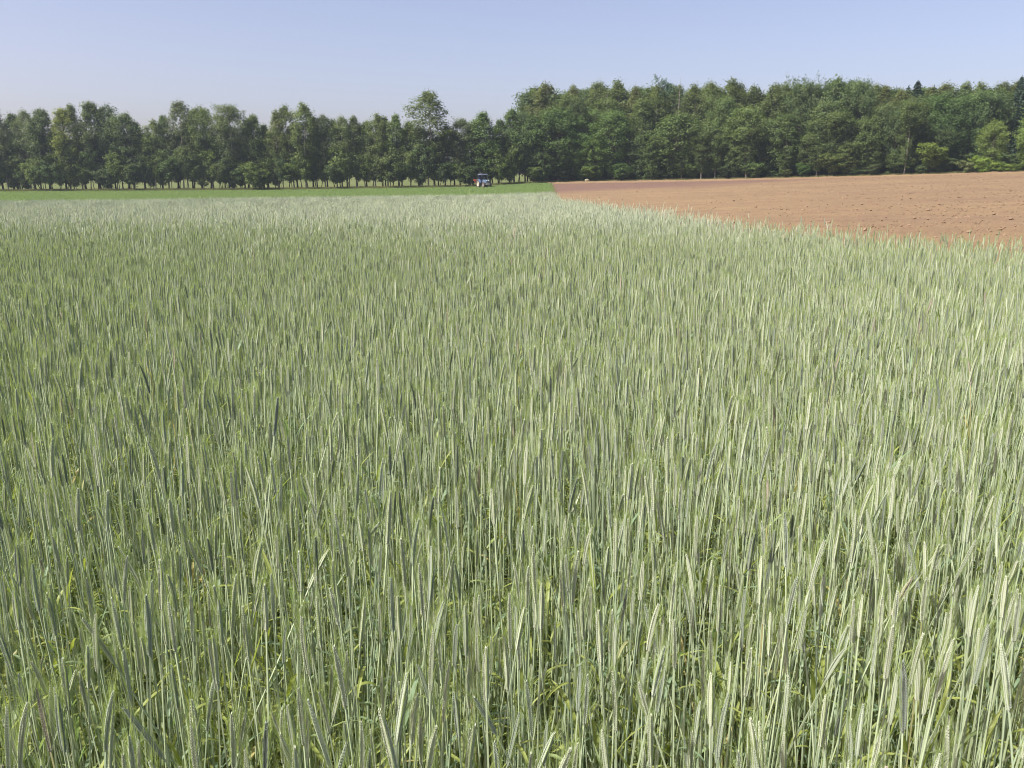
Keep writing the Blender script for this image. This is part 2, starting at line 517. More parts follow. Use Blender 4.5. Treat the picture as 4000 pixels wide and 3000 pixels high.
def stalk_parts(rs, H=1.2, detail=2, leaves=2):
    """stem, ear, awns, leaves of one rye plant; detail 2 near, 1 middle, 0 far"""
    lean = rs.uniform(0.0, 0.07) if rs.random() < 0.88 else rs.uniform(0.07, 0.24)
    az = rs.uniform(0, 2 * math.pi)
    dx, dy = math.cos(az), math.sin(az)
    earL = rs.uniform(0.072, 0.108)
    stemH = H - earL
    def axis(h):          # position along the stem, h in metres of height
        f = h / H
        k = lean * H * f ** 2.2
        return Vector((dx * k + 0.006 * math.sin(7 * f + az), dy * k + 0.006 * math.cos(6 * f + az), h))
    nseg = (7, 4, 2)[2 - detail]
    stem = MB()
    hs = [stemH * (i / nseg) ** 0.85 for i in range(nseg + 1)]
    r0 = rs.uniform(0.0019, 0.0027)
    sh = []
    for h in hs: sh += [min(1, max(0, (h / stemH - 0.35) / 0.5))] * (4 if detail == 2 else 3)
    stem.tube([axis(h) for h in hs], [lerp(r0 * 1.2, r0 * 0.75, h / stemH) for h in hs], 4 if detail == 2 else 3, cap=False, a=sh)
    # ear: two rows of overlapping spikelets that give the braid
    ear = MB(); awn = MB()
    top = axis(stemH); nod = rs.uniform(-0.15, 0.22)
    t_ax = (axis(stemH) - axis(stemH - 0.06)).normalized()
    side = Vector((dx, dy, 0)); tw = rs.uniform(0, math.pi)
    u = t_ax.cross(Vector((math.sin(tw), math.cos(tw), 0.1))).normalized(); w = t_ax.cross(u)
    def eax(f): return top + t_ax * (earL * f) + side * (nod * earL * f * f * 0.6)
    wide = rs.uniform(0.0041, 0.0056)
    if detail == 2:
        n = 25
        ear.tube([eax(0), eax(.15), eax(.5), eax(.85), eax(1.0)], [wide * .35, wide * .55, wide * .6, wide * .45, wide * .15], 5, cap=False, a=0.15)
        for i in range(n):
            f = (i + 0.3) / n
            body = wide * (0.45 + 0.75 * math.sin(math.pi * (0.10 + 0.80 * f)) ** 0.8) * (1 - .75 * max(0, f - .7) / .3)
            for sgn in (-1, 1):
                for w2 in (-1, 1):
                    b = eax(f + (0.5 / n if sgn > 0 else 0)) + u * sgn * body * 0.30 + w * w2 * body * .35
                    out = (t_ax * 0.94 + u * sgn * 0.27 + w * w2 * 0.16).normalized()
                    l = 0.0084 * (1 - .35 * max(0, f - .7) / .3)
                    pw = (u * w2 * .5 - w * sgn * 0.8).normalized() * 0.0017
                    pn = out.cross(pw).normalized() * 0.0012
                    tip = b + out * l
                    midp = b + out * l * 0.45
                    vs = [b, midp + pw, midp + pn, midp - pw, midp - pn, tip]
                    fs = [(0, 2, 1), (0, 3, 2), (0, 4, 3), (0, 1, 4), (5, 1, 2), (5, 2, 3), (5, 3, 4), (5, 4, 1)]
                    ear.add(vs, fs, a=[.2, .65, .9, .65, .35, .5])
                    # awn from the spikelet tip
                    if rs.random() < .3: continue
                    la = rs.uniform(0.024, 0.046) * (1 - 0.2 * abs(f - .5))
                    od = (t_ax * 0.94 + u * sgn * rs.uniform(.12, .3) + w * w2 * rs.uniform(.05, .22)).normalized()
                    bw = (od.cross(Vector((rs.random() - .5, rs.random() - .5, .2)))).normalized() * 0.00040
                    awn.add([tip - bw, tip + bw, tip + od * la], [(0, 1, 2)], a=[0.2, 0.2, 0.9])
    else:
        k = 5 if detail == 1 else 3
        if detail == 1:
            fr = [0, .12, .35, .65, .9, 1.1]; ra = [.35, .85, 1.05, 1.0, .65, .1]
        else:
            fr = [0, .3, .75, 1.25]; ra = [.4, 1.2, 1.0, .1]
        sh = []
        for i in range(len(fr)): sh += list(rs.uniform(.0, .6, k) if detail == 1 else rs.uniform(0, .15, k))
        ear.tube([eax(f) for f in fr], [wide * r * (.9 if detail == 0 else 1.0) for r in ra], k, cap=False, a=sh)
        for i in range(7 if detail == 1 else 2):
            f = rs.uniform(0.2, 1.0); an = rs.uniform(0, 6.28)
            o_ = (u * math.cos(an) + w * math.sin(an))
            b = eax(f) + o_ * wide * .8
            od = (t_ax * .93 + o_ * rs.uniform(.15, .35)).normalized()
            bw = od.cross(o_).normalized() * (0.0006 if detail == 1 else .001)
            awn.add([b - bw, b + bw, b + od * rs.uniform(.03, .055)], [(0, 1, 2)], a=[.2, .2, .9])
    lv = []
    for i in range(leaves):
        m_ = MB()
        h0 = stemH * rs.uniform(0.28, 0.84); a2 = rs.uniform(0, 6.28)
        d2 = Vector((math.cos(a2), math.sin(a2), 0)); sd = Vector((-d2.y, d2.x, 0))
        Ln = rs.uniform(0.06, 0.18); wd = rs.uniform(0.003, 0.0060); rise = rs.uniform(.7, 1.5); droop = rs.uniform(0.3, 2.2)
        ns = 6 if detail == 2 else (4 if detail == 1 else 2)
        p_ = axis(h0); ang = rise
        vs = []; fs = []; sh = []
        for j in range(ns + 1):
            f = j / ns
            wj = wd * max(0.08, math.sin(math.pi * (0.25 + 0.72 * f)) ** 0.7) if j < ns else 0.0004
            twist = Vector((0, 0, 1)) * 0.25 * wj
            vs += [p_ + sd * wj, p_ - twist, p_ - sd * wj]
            sh += [lerp(.2, .8, f)] * 3
            ang -= droop / ns
            p_ = p_ + (d2 * math.cos(ang) + Vector((0, 0, math.sin(ang)))) * (Ln / ns)
            if j < ns:
                k = j * 3
                fs += [(k, k + 1, k + 4, k + 3), (k + 1, k + 2, k + 5, k + 4)]
        m_.add(vs, fs, a=sh)
        lv.append(m_)
    return stem, ear, awn, lv

RYE_MATS = [M['rye_stem'], M['rye_ear'], M['rye_awn'], M['rye_leaf']]
def stalk_joined(rs, H, detail, leaves, eared=True):
    st, ea, aw, lv = stalk_parts(rs, H, detail, leaves)
    mb = MB().merge(st, 0)
    if eared: mb.merge(ea, 1).merge(aw, 2)
    for l in lv: mb.merge(l, 3)
    return mb

rs = np.random.default_rng(5)
# prototypes: eared stalks first, then short leafy ones
N_EAR, N_SHORT = 40, 14
near_protos = [stalk_joined(rs, rs.uniform(1.02, 1.32), 2, int(rs.integers(2, 5))).mesh('rye_near', RYE_MATS) for _ in range(N_EAR)]
near_protos += [stalk_joined(rs, rs.uniform(0.75, 1.12), 2, int(rs.integers(4, 7)), _ % 4 == 0).mesh('rye_near', RYE_MATS) for _ in range(N_SHORT)]

def clump(rs, size, n, detail):
    mb = MB()
    for i in range(n):
        short = rs.random() < (0.38 if detail else 0.2)
        H = rs.uniform(.75, 1.0) if short else np.clip(rs.normal(1.18, .09), .9, 1.45)
        s_ = stalk_joined(rs, H, detail, 2 if detail and rs.random() < .7 else (1 if rs.random() < .6 else 0), not short)
        ox, oy = rs.uniform(-size / 2, size / 2, 2)
        for k in range(len(s_.v)):
            p = s_.v[k]; s_.v[k] = (p[0] + ox, p[1] + oy, p[2])
        n0 = len(mb.v)
        mb.v += s_.v; mb.f += [tuple(i_ + n0 for i_ in f) for f in s_.f]; mb.m += s_.m; mb.a += s_.a
    return mb.mesh('rye_clump', RYE_MATS)

mid_protos = [clump(rs, 0.34, 20, 1) for _ in range(22)]
far_protos = [clump(rs, 0.8, 60, 0) for _ in range(12)]

def jitter_grid(x0, x1, y0, y1, step, rng):
    gx, gy = np.meshgrid(np.arange(x0, x1, step), np.arange(y0, y1, step))
    gx = gx.ravel() + rng.uniform(-.5, .5, gx.size) * step
    gy = gy.ravel() + rng.uniform(-.5, .5, gy.size) * step
    return gx, gy

def rye_level(x, y):
    """slow change of crop height over the field"""
    k = 1.0 + 0.035 * wob(x, y, 0.45, 2) + 0.03 * wob(x, y, 1.6, 5)
    for ax_, ay_, r_, d_ in ((.35, 4.9, .38, .17), (-1.7, 5.4, .4, .13), (2.1, 6.8, .5, .13), (-3.2, 9.0, .6, .12), (1.0, 3.0, .22, .10), (4.2, 10.2, .6, .1), (-.2, 8.2, .5, .1)):
        k = k - d_ * np.exp(-((x - ax_) ** 2 + (y - ay_) ** 2) / r_ ** 2)      # thin, trodden spots
    return k

MID0, FAR0 = 13.0, 34.0
gx, gy = jitter_grid(-16, 14, 0.35, MID0 + 4, 0.048, rs)
keep = (rs.random(gx.size) < (MID0 + 4 - gy) / 8) & (np.abs(gx) < 0.70 * gy + 1.0) & (gx < rye_side(gy) + rs.normal(0, .12, gx.size))
gx, gy = gx[keep], gy[keep]
short = rs.random(gx.size) < 0.47
pick = np.where(short, N_EAR + rs.integers(0, N_SHORT, gx.size), rs.integers(0, N_EAR, gx.size))
order = np.argsort(gy)
# the three hundred stalks that stand largest in view are built one by one below
front = np.where((~short) & (gy > 0.98) & (np.abs(gx) < 0.64 * gy))[0]
front = front[np.argsort(gy[front])][:300]
rest = np.ones(gx.size, bool); rest[front] = False
sc_ = rye_level(gx, gy) * rs.normal(1.0, 0.05, gx.size)
tilt = rs.normal(0, 0.028, (gx.size, 2))
wild = rs.random(gx.size) < 0.055
tilt[wild] += rs.normal(0, 0.17, (wild.sum(), 2))
lodged = rs.random(gx.size) < 0.012
tilt[lodged] += rs.choice([-1, 1], (lodged.sum(), 2)) * rs.uniform(.25, .6, (lodged.sum(), 2))
tilt[gy < 1.8, 0] = np.clip(tilt[gy < 1.8, 0], -.5, .06)
yaw = rs.uniform(0, 6.283, gx.size)
base = height(gx, gy) - 0.16
pts = np.stack([gx, gy, base], -1)
zs = (sc_ * RYE + 0.16) / RYE
scatter('rye_crop', near_protos, pts[rest], np.stack([tilt[rest, 0], tilt[rest, 1], yaw[rest]], -1),
        np.stack([sc_[rest], sc_[rest], zs[rest]], -1), pick[rest], 'green rye with silvery ears filling the near field', 'rye')

gx2, gy2 = jitter_grid(-30, 9, MID0 - 4, FAR0 + 2, 0.245, rs)
keep = (rs.random(gx2.size) < (gy2 - MID0 + 4) / 8) & (np.abs(gx2) < 0.74 * gy2 + 1) & (gx2 < rye_side(gy2) - 0.12)
gx2, gy2 = gx2[keep], gy2[keep]
l2 = rye_level(gx2, gy2) * rs.normal(1, .03, gx2.size)
scatter('rye_crop', mid_protos, np.stack([gx2, gy2, height(gx2, gy2) - .16], -1),
        np.stack([rs.normal(0, .02, gx2.size), rs.normal(0, .02, gx2.size), rs.uniform(0, 6.283, gx2.size)], -1),
        np.stack([l2, l2, (l2 * RYE + .16) / RYE], -1), rs.integers(0, len(mid_protos), gx2.size), 'grey green rye reaching to the crest of the field', 'rye')
gx3, gy3 = jitter_grid(-90, 9, FAR0, 104, 0.62, rs)
keep = (gx3 > -0.80 * gy3 - 1) & (gx3 < rye_side(gy3) - 0.35) & (gy3 < rye_end(gx3 / gy3))
gx3, gy3 = gx3[keep], gy3[keep]
l3 = (1 + 0.03 * wob(gx3, gy3, .2, 1)) * rs.normal(1, .025, gx3.size)
scatter('rye_crop', far_protos, np.stack([gx3, gy3, height(gx3, gy3) - .16], -1),
        np.stack([np.zeros(gx3.size), np.zeros(gx3.size), rs.uniform(0, 6.283, gx3.size)], -1),
        np.stack([l3, l3, (l3 * RYE + .16) / RYE], -1), rs.integers(0, len(far_protos), gx3.size), 'smooth pale rye beyond the crest of the field', 'rye')

# single stalks at the near edge
PALE_EAR = leafy('rye_ear_pale', (0.38, 0.43, 0.29), (0.59, 0.625, 0.51), 0.15, 0.5, 0.35, False, [(0.6, 0.95, (0.40, 0.46, 0.36))])
def stalk_kind(seed, H, leaves):
    r = np.random.default_rng(seed)
    st, ea, aw, lv = stalk_parts(r, H, 2, leaves)
    return (st.mesh('stem', [M['rye_stem']]), ea.mesh('ear', [PALE_EAR]), aw.mesh('awns', [M['rye_awn']]), [l.mesh('leaf', [M['rye_leaf']]) for l in lv])
kinds = [stalk_kind(300 + i, float(rs.uniform(1.10, 1.28)), int(rs.integers(1, 4))) for i in range(60)]
pink_ear = leafy('rye_ear_pink', (0.44, 0.41, 0.33), (0.56, 0.525, 0.45), 0.12, 0.5, 0.35, False)
dark_ear = leafy('rye_ear_dark', (0.28, 0.335, 0.25), (0.40, 0.45, 0.37), 0.12, 0.5, 0.35, False)
for n_, i in enumerate(front):
    st, ea, aw, lv = kinds[int(rs.integers(0, len(kinds)))]
    root = empty('rye_stalk', (gx[i], gy[i], base[i]), (tilt[i, 0], tilt[i, 1], yaw[i]))
    root.scale = (sc_[i], sc_[i], zs[i])
    link('stem', st, root)
    e = link('ear', ea, root)
    link('awns', aw, e)
    for l in lv: link('leaf', l, root)
    r_ = rs.random()
    if r_ < 0.02:
        e.material_slots[0].link = 'OBJECT'; e.material_slots[0].material = pink_ear
        hue = 'pinkish'
    elif r_ < 0.11:
        e.material_slots[0].link = 'OBJECT'; e.material_slots[0].material = dark_ear
        hue = 'dark slate green'
    else:
        hue = 'pale silvery'
    # which way the ear ends up leaning, how tall it stands, how many leaves it bears
    top_v = max((v.co for v in ea.vertices), key=lambda c_: c_.z)
    o_ = Euler(root.rotation_euler).to_matrix() @ Vector((top_v.x * sc_[i], top_v.y * sc_[i], top_v.z * zs[i]))
    tall = o_.z - .16
    size = 'tall ' if tall > 1.28 else ('short ' if tall < 1.10 else '')
    if abs(o_.x) < .045 and abs(o_.y) < .06: way = 'standing upright'
    elif abs(o_.x) > abs(o_.y): way = 'leaning towards the soil' if o_.x > 0 else 'leaning away from the soil'
    else: way = 'leaning towards the hedgerow' if o_.y > 0 else 'leaning out of the field'
    lab = '%srye stalk with %s ear and %s, %s' % (size, hue, ('one leaf', 'two leaves', 'three leaves')[len(lv) - 1], way)
    tag(root, lab, 'rye stalk', 'rye stalks at the near edge of the field')


# ------------------------------------------------------------------ clods and grass
def clod_mesh(seed):
    r = np.random.default_rng(seed)
    import bmesh
    bm = bmesh.new()
    bmesh.ops.create_icosphere(bm, subdivisions=2, radius=0.5)
    ph = r.uniform(0, 6, 3)
    for v in bm.verts:
        p = v.co
        k = 1 + .22 * math.sin(5 * p.x + ph[0]) + .2 * math.sin(6 * p.y + ph[1]) * math.cos(4 * p.z + ph[2]) + r.uniform(-.1, .1)
        v.co = p * k; v.co.z *= .72
    me = bpy.data.meshes.new('clod')
    bm.to_mesh(me); bm.free()
    me.materials.append(M['clod'])
    return me
clods = [clod_mesh(i) for i in range(8)]
n = 60000
ct = RNG.uniform(0.03, 0.80, n)
cy = 9 + (edge_y(ct) - 12) * RNG.random(n) ** 0.62
cx = ct * cy
dens = np.clip(0.12 + 1.6 * np.clip(ct - 0.22, 0, 1) + 0.4 * wob(cx, cy * 2.2, .13, 4) * np.clip((ct - .2) * 4, 0, 1), 0.06, 1)
keep = (cx > rye_side(cy) + .1) & (RNG.random(n) < dens)
cx, cy, ct = cx[keep], cy[keep], ct[keep]
sz = np.clip(RNG.lognormal(-3.1, 0.55, cx.size), .02, .2) * np.interp(cy, [15, 45], [.6, 1.0])
scatter('soil_clods', clods, np.stack([cx, cy, height(cx, cy) + .03 * 0 + sz * .15], -1), RNG.uniform(0, 6.28, (cx.size, 3)) * [.1, .1, 1],
        np.stack([sz * RNG.uniform(.8, 1.5, cx.size), sz, sz * RNG.uniform(.6, 1.1, cx.size)], -1), RNG.integers(0, 8, cx.size),
        'lumps of dry earth strewn over the ploughed soil', 'clods')

def tuft(seed, mat, n, h, spread, w):
    r = np.random.default_rng(seed); mb = MB()
    for i in range(n):
        a = r.uniform(0, 6.28); ox, oy = r.normal(0, spread, 2); l = h * r.uniform(.6, 1.2); out = r.uniform(.1, .7) * l
        d = Vector((math.cos(a), math.sin(a), 0)); s_ = Vector((-d.y, d.x, 0)) * w
        b = Vector((ox, oy, 0)); m_ = b + d * out * .35 + Vector((0, 0, l * .6)); t_ = b + d * out + Vector((0, 0, l))
        mb.add([b - s_, b + s_, m_ + s_ * .8, m_ - s_ * .8, t_], [(0, 1, 2, 3), (3, 2, 4)], a=[.1 + .5 * r.random()] * 4 + [.6 + .4 * r.random()])
    return mb.mesh('tuft', [mat])
green_tufts = [tuft(i, M['grass'], 46, .20, .28, .011) for i in range(8)]
gt_x, gt_y = [], []
for _ in range(1):
    n = 42000
    t_ = RNG.uniform(-.85, .05, n); y_ = rye_end(t_) + (edge_y(t_) - rye_end(t_)) * RNG.random(n) ** .8
    x_ = t_ * y_
    k = x_ < rye_side(y_) + RNG.normal(0, .2, n)
    gt_x, gt_y = x_[k], y_[k]
sz = RNG.uniform(.7, 1.2, gt_x.size)
scatter('green_crop', green_tufts, np.stack([gt_x, gt_y, height(gt_x, gt_y) - .02], -1), np.stack([0 * sz, 0 * sz, RNG.uniform(0, 6.28, sz.size)], -1),
        np.stack([sz * 1.2, sz * 1.2, sz], -1), RNG.integers(0, 8, sz.size), 'short green crop in the strip before the hedgerow', 'crop')
dry_tufts = [tuft(40 + i, M['dry_grass'], 40, .55, .25, .012) for i in range(8)]
n = 9000
t_ = RNG.uniform(-.85, .85, n); y_ = edge_y(t_) + np.abs(RNG.normal(.6, 1.3, n)); x_ = t_ * y_
k = (t_ < .062) | (RNG.random(n) < .55)
x_, y_, t_ = x_[k], y_[k], t_[k]
sz = RNG.uniform(.5, 1.15, x_.size)
scatter('verge_grass', dry_tufts, np.stack([x_, y_, height(x_, y_) - .05], -1), np.stack([0 * sz, 0 * sz, RNG.uniform(0, 6.28, sz.size)], -1),
        np.stack([sz, sz, sz], -1), RNG.integers(0, 8, sz.size), 'half dry grass along the foot of the trees', 'grass')


# ------------------------------------------------------------------ trees
def leaves_to(mb, centres, normals, size, rng, shade):
    """flat leaf sprays: one folded diamond each"""
    n = len(centres)
    nr = normals + rng.normal(0, .55, (n, 3)); nr /= np.linalg.norm(nr, axis=1)[:, None]
    ref = rng.normal(0, 1, (n, 3))
    u = np.cross(nr, ref); u /= np.linalg.norm(u, axis=1)[:, None]
    w = np.cross(nr, u)
    s = size * rng.uniform(.6, 1.3, n)[:, None]
    A = centres + u * s * .55; B = centres + w * s * .36 + nr * s * .08; C = centres - u * s * .55; D = centres - w * s * .36 + nr * s * .08
    v = np.stack([A, B, C, D], 1).reshape(-1, 3)
    k = len(mb.v)
    mb.v += v.tolist()
    mb.f += [(k + 4 * i, k + 4 * i + 1, k + 4 * i + 2, k + 4 * i + 3) for i in range(n)]
    mb.m += [0] * n
    mb.a += np.repeat(shade, 4).tolist()

def tree_kind(seed, H, cb, rmax, nb, peak=0.45, leaf=.34, per=20, rc=.5, up=(.35, 1.0), droop=0.1, r0=.14, bark='bark', leafmat='broadleaf',
              stems=1, power=.75, trunk_sides=7, lobes=.35):
    """trunk with limbs, crown of leaf sprays set on the limbs"""
    rg = np.random.default_rng(seed)
    wood = MB(); crown = MB()
    lobe = [(rg.uniform(0, 6.28), rg.uniform(cb, 1), rg.uniform(-1, 1)) for _ in range(9)]
    cs, ns, sh = [], [], []
    for st in range(stems):
        ox, oy = (0, 0) if stems == 1 else (rg.normal(0, .35), rg.normal(0, .35))
        lx, ly = rg.normal(0, .025, 2) if stems == 1 else rg.normal(0, .09, 2)
        Hs = H * (1 if st == 0 else rg.uniform(.72, .95))
        ph = rg.uniform(0, 6.28, 2)
        def ax(z):
            f = z / Hs
            return Vector((ox + lx * z + .012 * Hs * math.sin(4 * f + ph[0]) * f, oy + ly * z + .012 * Hs * math.sin(3.3 * f + ph[1]) * f, z))
        zs_ = np.linspace(-0.25, Hs * .97, 10)
        rr = r0 * (1 if st == 0 else .75)
        wood.tube([ax(z) for z in zs_], [rr * max(.06, (1 - max(z, 0) / Hs)) ** .8 * (1.25 if z < 0 else 1) for z in zs_], trunk_sides)
        for b in range(nb // stems):
            q = cb + (0.985 - cb) * ((b + rg.random()) / (nb // stems))
            a = b * 2.399 + rg.uniform(-.5, .5)
            qq = (q - cb) / (1 - cb)
            prof = (qq / peak) ** .6 if qq < peak else max(0.02, 1 - ((qq - peak) / (1 - peak)) ** 1.7) ** power
            prof = max(prof, .16)
            k = 1.0
            for la, lq, lw in lobe:
                k += lobes * lw * math.exp(-((q - lq) / .16) ** 2) * max(0, math.cos(a - la))
            L_ = H * rmax * prof * k * rg.uniform(.78, 1.08)
            el = lerp(up[0], up[1], qq) + rg.uniform(-.15, .15)
            d = Vector((math.cos(a), math.sin(a), 0))
            b0 = ax(q * Hs * (1 - .10 * qq) - .04 * Hs * (1 - qq) * .5)
            pts_ = []
            for j in range(5):
                f = j / 4
                hor = L_ * f
                pts_.append(b0 + d * hor + Vector((0, 0, hor * math.tan(min(el, 1.15)) * (.75 if qq > .8 else 1) * (1 - .35 * f) - droop * L_ * f * f)))
            rb = max(.012, rr * .34 * (1 - q) + .012)
            wood.tube(pts_, [rb * (1 - .8 * j / 4) for j in range(5)], 4, 1, cap=False)
            spots = [(pts_[2].lerp(pts_[3], .0), .8), (pts_[3], 1.0), (pts_[3].lerp(pts_[4], .6), .9), (pts_[4], 1.0)]
            for sb in range(3):
                f = rg.uniform(.35, .9)
                base_ = pts_[int(f * 4)].lerp(pts_[int(f * 4) + 1], f * 4 % 1)
                sa = a + rg.choice([-1, 1]) * rg.uniform(.5, 1.1)
                l2_ = L_ * rg.uniform(.28, .5)
                e2 = base_ + Vector((math.cos(sa), math.sin(sa), rg.uniform(0.0, .8))) * l2_ - Vector((0, 0, droop * l2_))
                wood.tube([base_, base_.lerp(e2, .5) + Vector((0, 0, .05 * l2_)), e2], [rb * .45, rb * .3, rb * .12], 3, 1, cap=False)
                spots += [(base_.lerp(e2, .6), .8), (e2, 1.0)]
            for p_, kk in spots:
                m_ = max(4, int(per * kk * rg.uniform(.5, 1.3)))
                r_c = rc * rg.uniform(.6, 1.15)
                c_ = np.array(p_) + rg.normal(0, 1, (m_, 3)) * np.array([r_c * .55, r_c * .55, r_c * (.58 + droop * .4)])
                o_ = np.array(p_) - np.array(ax(min(max(p_.z * .9, 0), Hs * .95)))
                o_ = o_ / (np.linalg.norm(o_) + .3)
                nn = np.tile(o_ * .55 + np.array([0, 0, .6]), (m_, 1)) + (c_ - np.array(p_)) / (r_c + .01) * .4
                cs.append(c_); ns.append(nn)
                sh.append(np.clip(rg.normal(rg.uniform(.25, .75), .2, m_), 0, 1))
    cs = np.concatenate(cs); ns = np.concatenate(ns); sh = np.concatenate(sh)
    zmin = cb * H * .8
    ok = cs[:, 2] > zmin * rg.uniform(.55, 1.15, len(cs)) * (1 + .25 * np.sin(cs[:, 0] * 2 + seed) + .2 * np.cos(cs[:, 1] * 2.6))
    leaves_to(crown, cs[ok], ns[ok], leaf, rg, sh[ok])
    return (wood.mesh('trunk', [M[bark], M['bark' if bark == 'bark' else 'grey_bark']]), crown.mesh('crown', [M[leafmat]]), float(np.percentile(cs[:, 2], 99.3)))

def spruce_kind(seed, H, rmax, cb=.05, leafmat='needle', power=1.0, gap=.42):
    rg = np.random.default_rng(seed)
    wood = MB(); crown = MB()
    zs_ = np.linspace(-.25, H, 8)
    wood.tube([(0, 0, z) for z in zs_], [.16 * max(.03, 1 - max(z, 0) / H) for z in zs_], 7)
    cs, ns, sh = [], [], []
    z = H * cb
    while z < H * .985:
        f = (z / H - cb) / (1 - cb)
        nbr = 7
        for b in range(nbr):
            a = b * 6.283 / nbr + rg.uniform(-.4, .4) + z * 3
            L_ = H * rmax * (1 - f) ** power * rg.uniform(.75, 1.1) + .12
            d = np.array([math.cos(a), math.sin(a), 0])
            sag = .28 * (1 - f) - .25 * f
            e = np.array([0, 0, z]) + d * L_ - np.array([0, 0, sag * L_])
            wood.tube([(0, 0, z), tuple((np.array([0, 0, z]) + e) / 2 - np.array([0, 0, .06 * L_])), tuple(e)], [.03 * (1 - f) + .008, .02 * (1 - f) + .006, .004], 3, cap=False)
            m_ = int(10 + 26 * L_ / (H * rmax))
            g_ = rg.uniform(.15, 1.05, m_)[:, None]
            sd = np.array([-d[1], d[0], 0])
            c_ = np.array([0, 0, z]) + (e - np.array([0, 0, z])) * g_ + sd * rg.normal(0, .16, m_)[:, None] * L_ * .9 * g_ - np.array([0, 0, 1]) * np.abs(rg.normal(0, .13, m_))[:, None]
            cs.append(c_); ns.append(np.tile(d * .5 + np.array([0, 0, .7]), (m_, 1))); sh.append(rg.random(m_))
        z += gap * rg.uniform(.8, 1.2)
    m_ = 14
    cs.append(np.stack([rg.normal(0, .05, m_), rg.normal(0, .05, m_), rg.uniform(H * .95, H * 1.01, m_)], -1)); ns.append(rg.normal(0, 1, (m_, 3))); sh.append(rg.random(m_))
    leaves_to(crown, np.concatenate(cs), np.concatenate(ns), .30, rg, np.concatenate(sh))
    return (wood.mesh('trunk', [M['bark']]), crown.mesh('crown', [M[leafmat]]), H)

K = {}
K['birch'] = [tree_kind(21 + i, 18, .20, .165, 64, .36, .25, 17, .62, (.55, 1.1), .28, .13, 'birch_bark', 'birch_leaf', power=(.8, 1.1, .9, 1.2, .75, 1.0)[i], lobes=.45) for i in range(6)]
K['airy'] = [tree_kind(31 + i, 18, .22, .17, 70, .42, .26, 18, .68, (.6, 1.15), .22, .12, 'birch_bark', 'birch_leaf', lobes=.45) for i in range(3)]
K['broad'] = [tree_kind(41 + i, 17, .16, .185, 66, .34, .29, 19, .70, (.42, 1.1), .05, .16, 'bark', 'broadleaf', power=(.75, 1.1, .9, .7, 1.0, 1.2)[i], lobes=.5) for i in range(6)]
K['small'] = [tree_kind(51 + i, 8, (.32, .2, .28, .36, .14)[i], .27, 54, .40, .25, 15, .46, (.4, 1.15), .05, .10, 'bark', 'broadleaf', stems=2, lobes=.5) for i in range(5)]
K['big'] = [tree_kind(61 + i, 16, .12, .25, 84, .46, .31, 20, .72, (.42, 1.12), .05, .2, 'grey_bark', 'broadleaf', power=.6, lobes=.45) for i in range(4)]
K['bush'] = [tree_kind(71 + i, 3.2, .06, .42, 40, .40, .22, 17, .33, (.4, 1.2), .05, .04, 'bark', 'broadleaf', stems=3, lobes=.5) for i in range(3)]
K['spruce'] = [spruce_kind(81, 20, .19, power=.8), spruce_kind(82, 20, .16, power=.75)]
K['pine'] = [tree_kind(91, 20, .62, .13, 26, .5, .3, 15, .42, (.5, 1.1), 0, .16, 'bark', 'pine_needle', lobes=.7)]
K['bare'] = [tree_kind(95, 19, .45, .10, 20, .5, .2, 7, .4, (.7, 1.1), .1, .17, 'birch_bark', 'birch_leaf')]

K['pole'] = [tree_kind(101 + i, 18, .58, .10, 30, .45, .25, 14, .55, (.6, 1.1), .15, .12, 'birch_bark', 'birch_leaf', lobes=.4) for i in range(2)]

trr = np.random.default_rng(77)
PLANTED = []
def plant(kind, x, y, H, name, label, group, width=1.0, tint=(1, 1, 1), variant=None):
    v = K[kind][int(trr.integers(0, len(K[kind]))) if variant is None else variant]
    s = H / v[2]
    root = empty(name, (x, y, hz(x, y) - .02), (0, 0, float(trr.uniform(0, 6.28))))
    root.scale = (s * width, s * width, s)
    t_ = link('trunk', v[0], root); c_ = link('crown', v[1], root)
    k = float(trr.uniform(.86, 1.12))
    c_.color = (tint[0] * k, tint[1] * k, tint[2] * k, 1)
    tag(root, label, 'bush' if kind == 'bush' else 'tree', group)
    if group: PLANTED.append((root, group, x / y, H, tint))
    return root

def by_photo(kind, px, top, back, name, label, group, wpx=None, tint=(1, 1, 1), variant=None):
    """a tree whose tip shows at column px and row top, standing `back` metres behind the field edge"""
    t = tcol(px); y = float(edge_y(t)) + back; x = t * y
    H = EYE + slope(top) * y - hz(x, y)
    w = 1.0
    if wpx:
        own = {'birch': .155, 'airy': .16, 'broad': .175, 'small': .27, 'big': .25, 'bush': .42, 'spruce': .17, 'pine': .13, 'bare': .1, 'pole': .1}[kind] * 2 * 1.12
        w = (wpx / F * y) / (own * H)
    return plant(kind, x, y, H, name, label, group, min(max(w, .55), 1.9), tint, variant)

GREY = (1.0, 0.97, 1.1); YEL = (1.5, 1.35, .8); PALE = (1.2, 1.2, 1.0); DRK = (.78, .86, .88); OLV = (1.06, 1.06, .85)  # leaf colour tints, each multiplied over a whole crown
HB, HBL = 'hedgerow birches', 'slender birch with grey green crown in the hedgerow along the green strip'
HD, HDL = 'hedgerow broadleaf trees', 'dense dark broadleaf tree in the hedgerow along the green strip'
HS, HSL = 'young hedgerow trees', 'low bushy young tree at the foot of the hedgerow along the green strip'
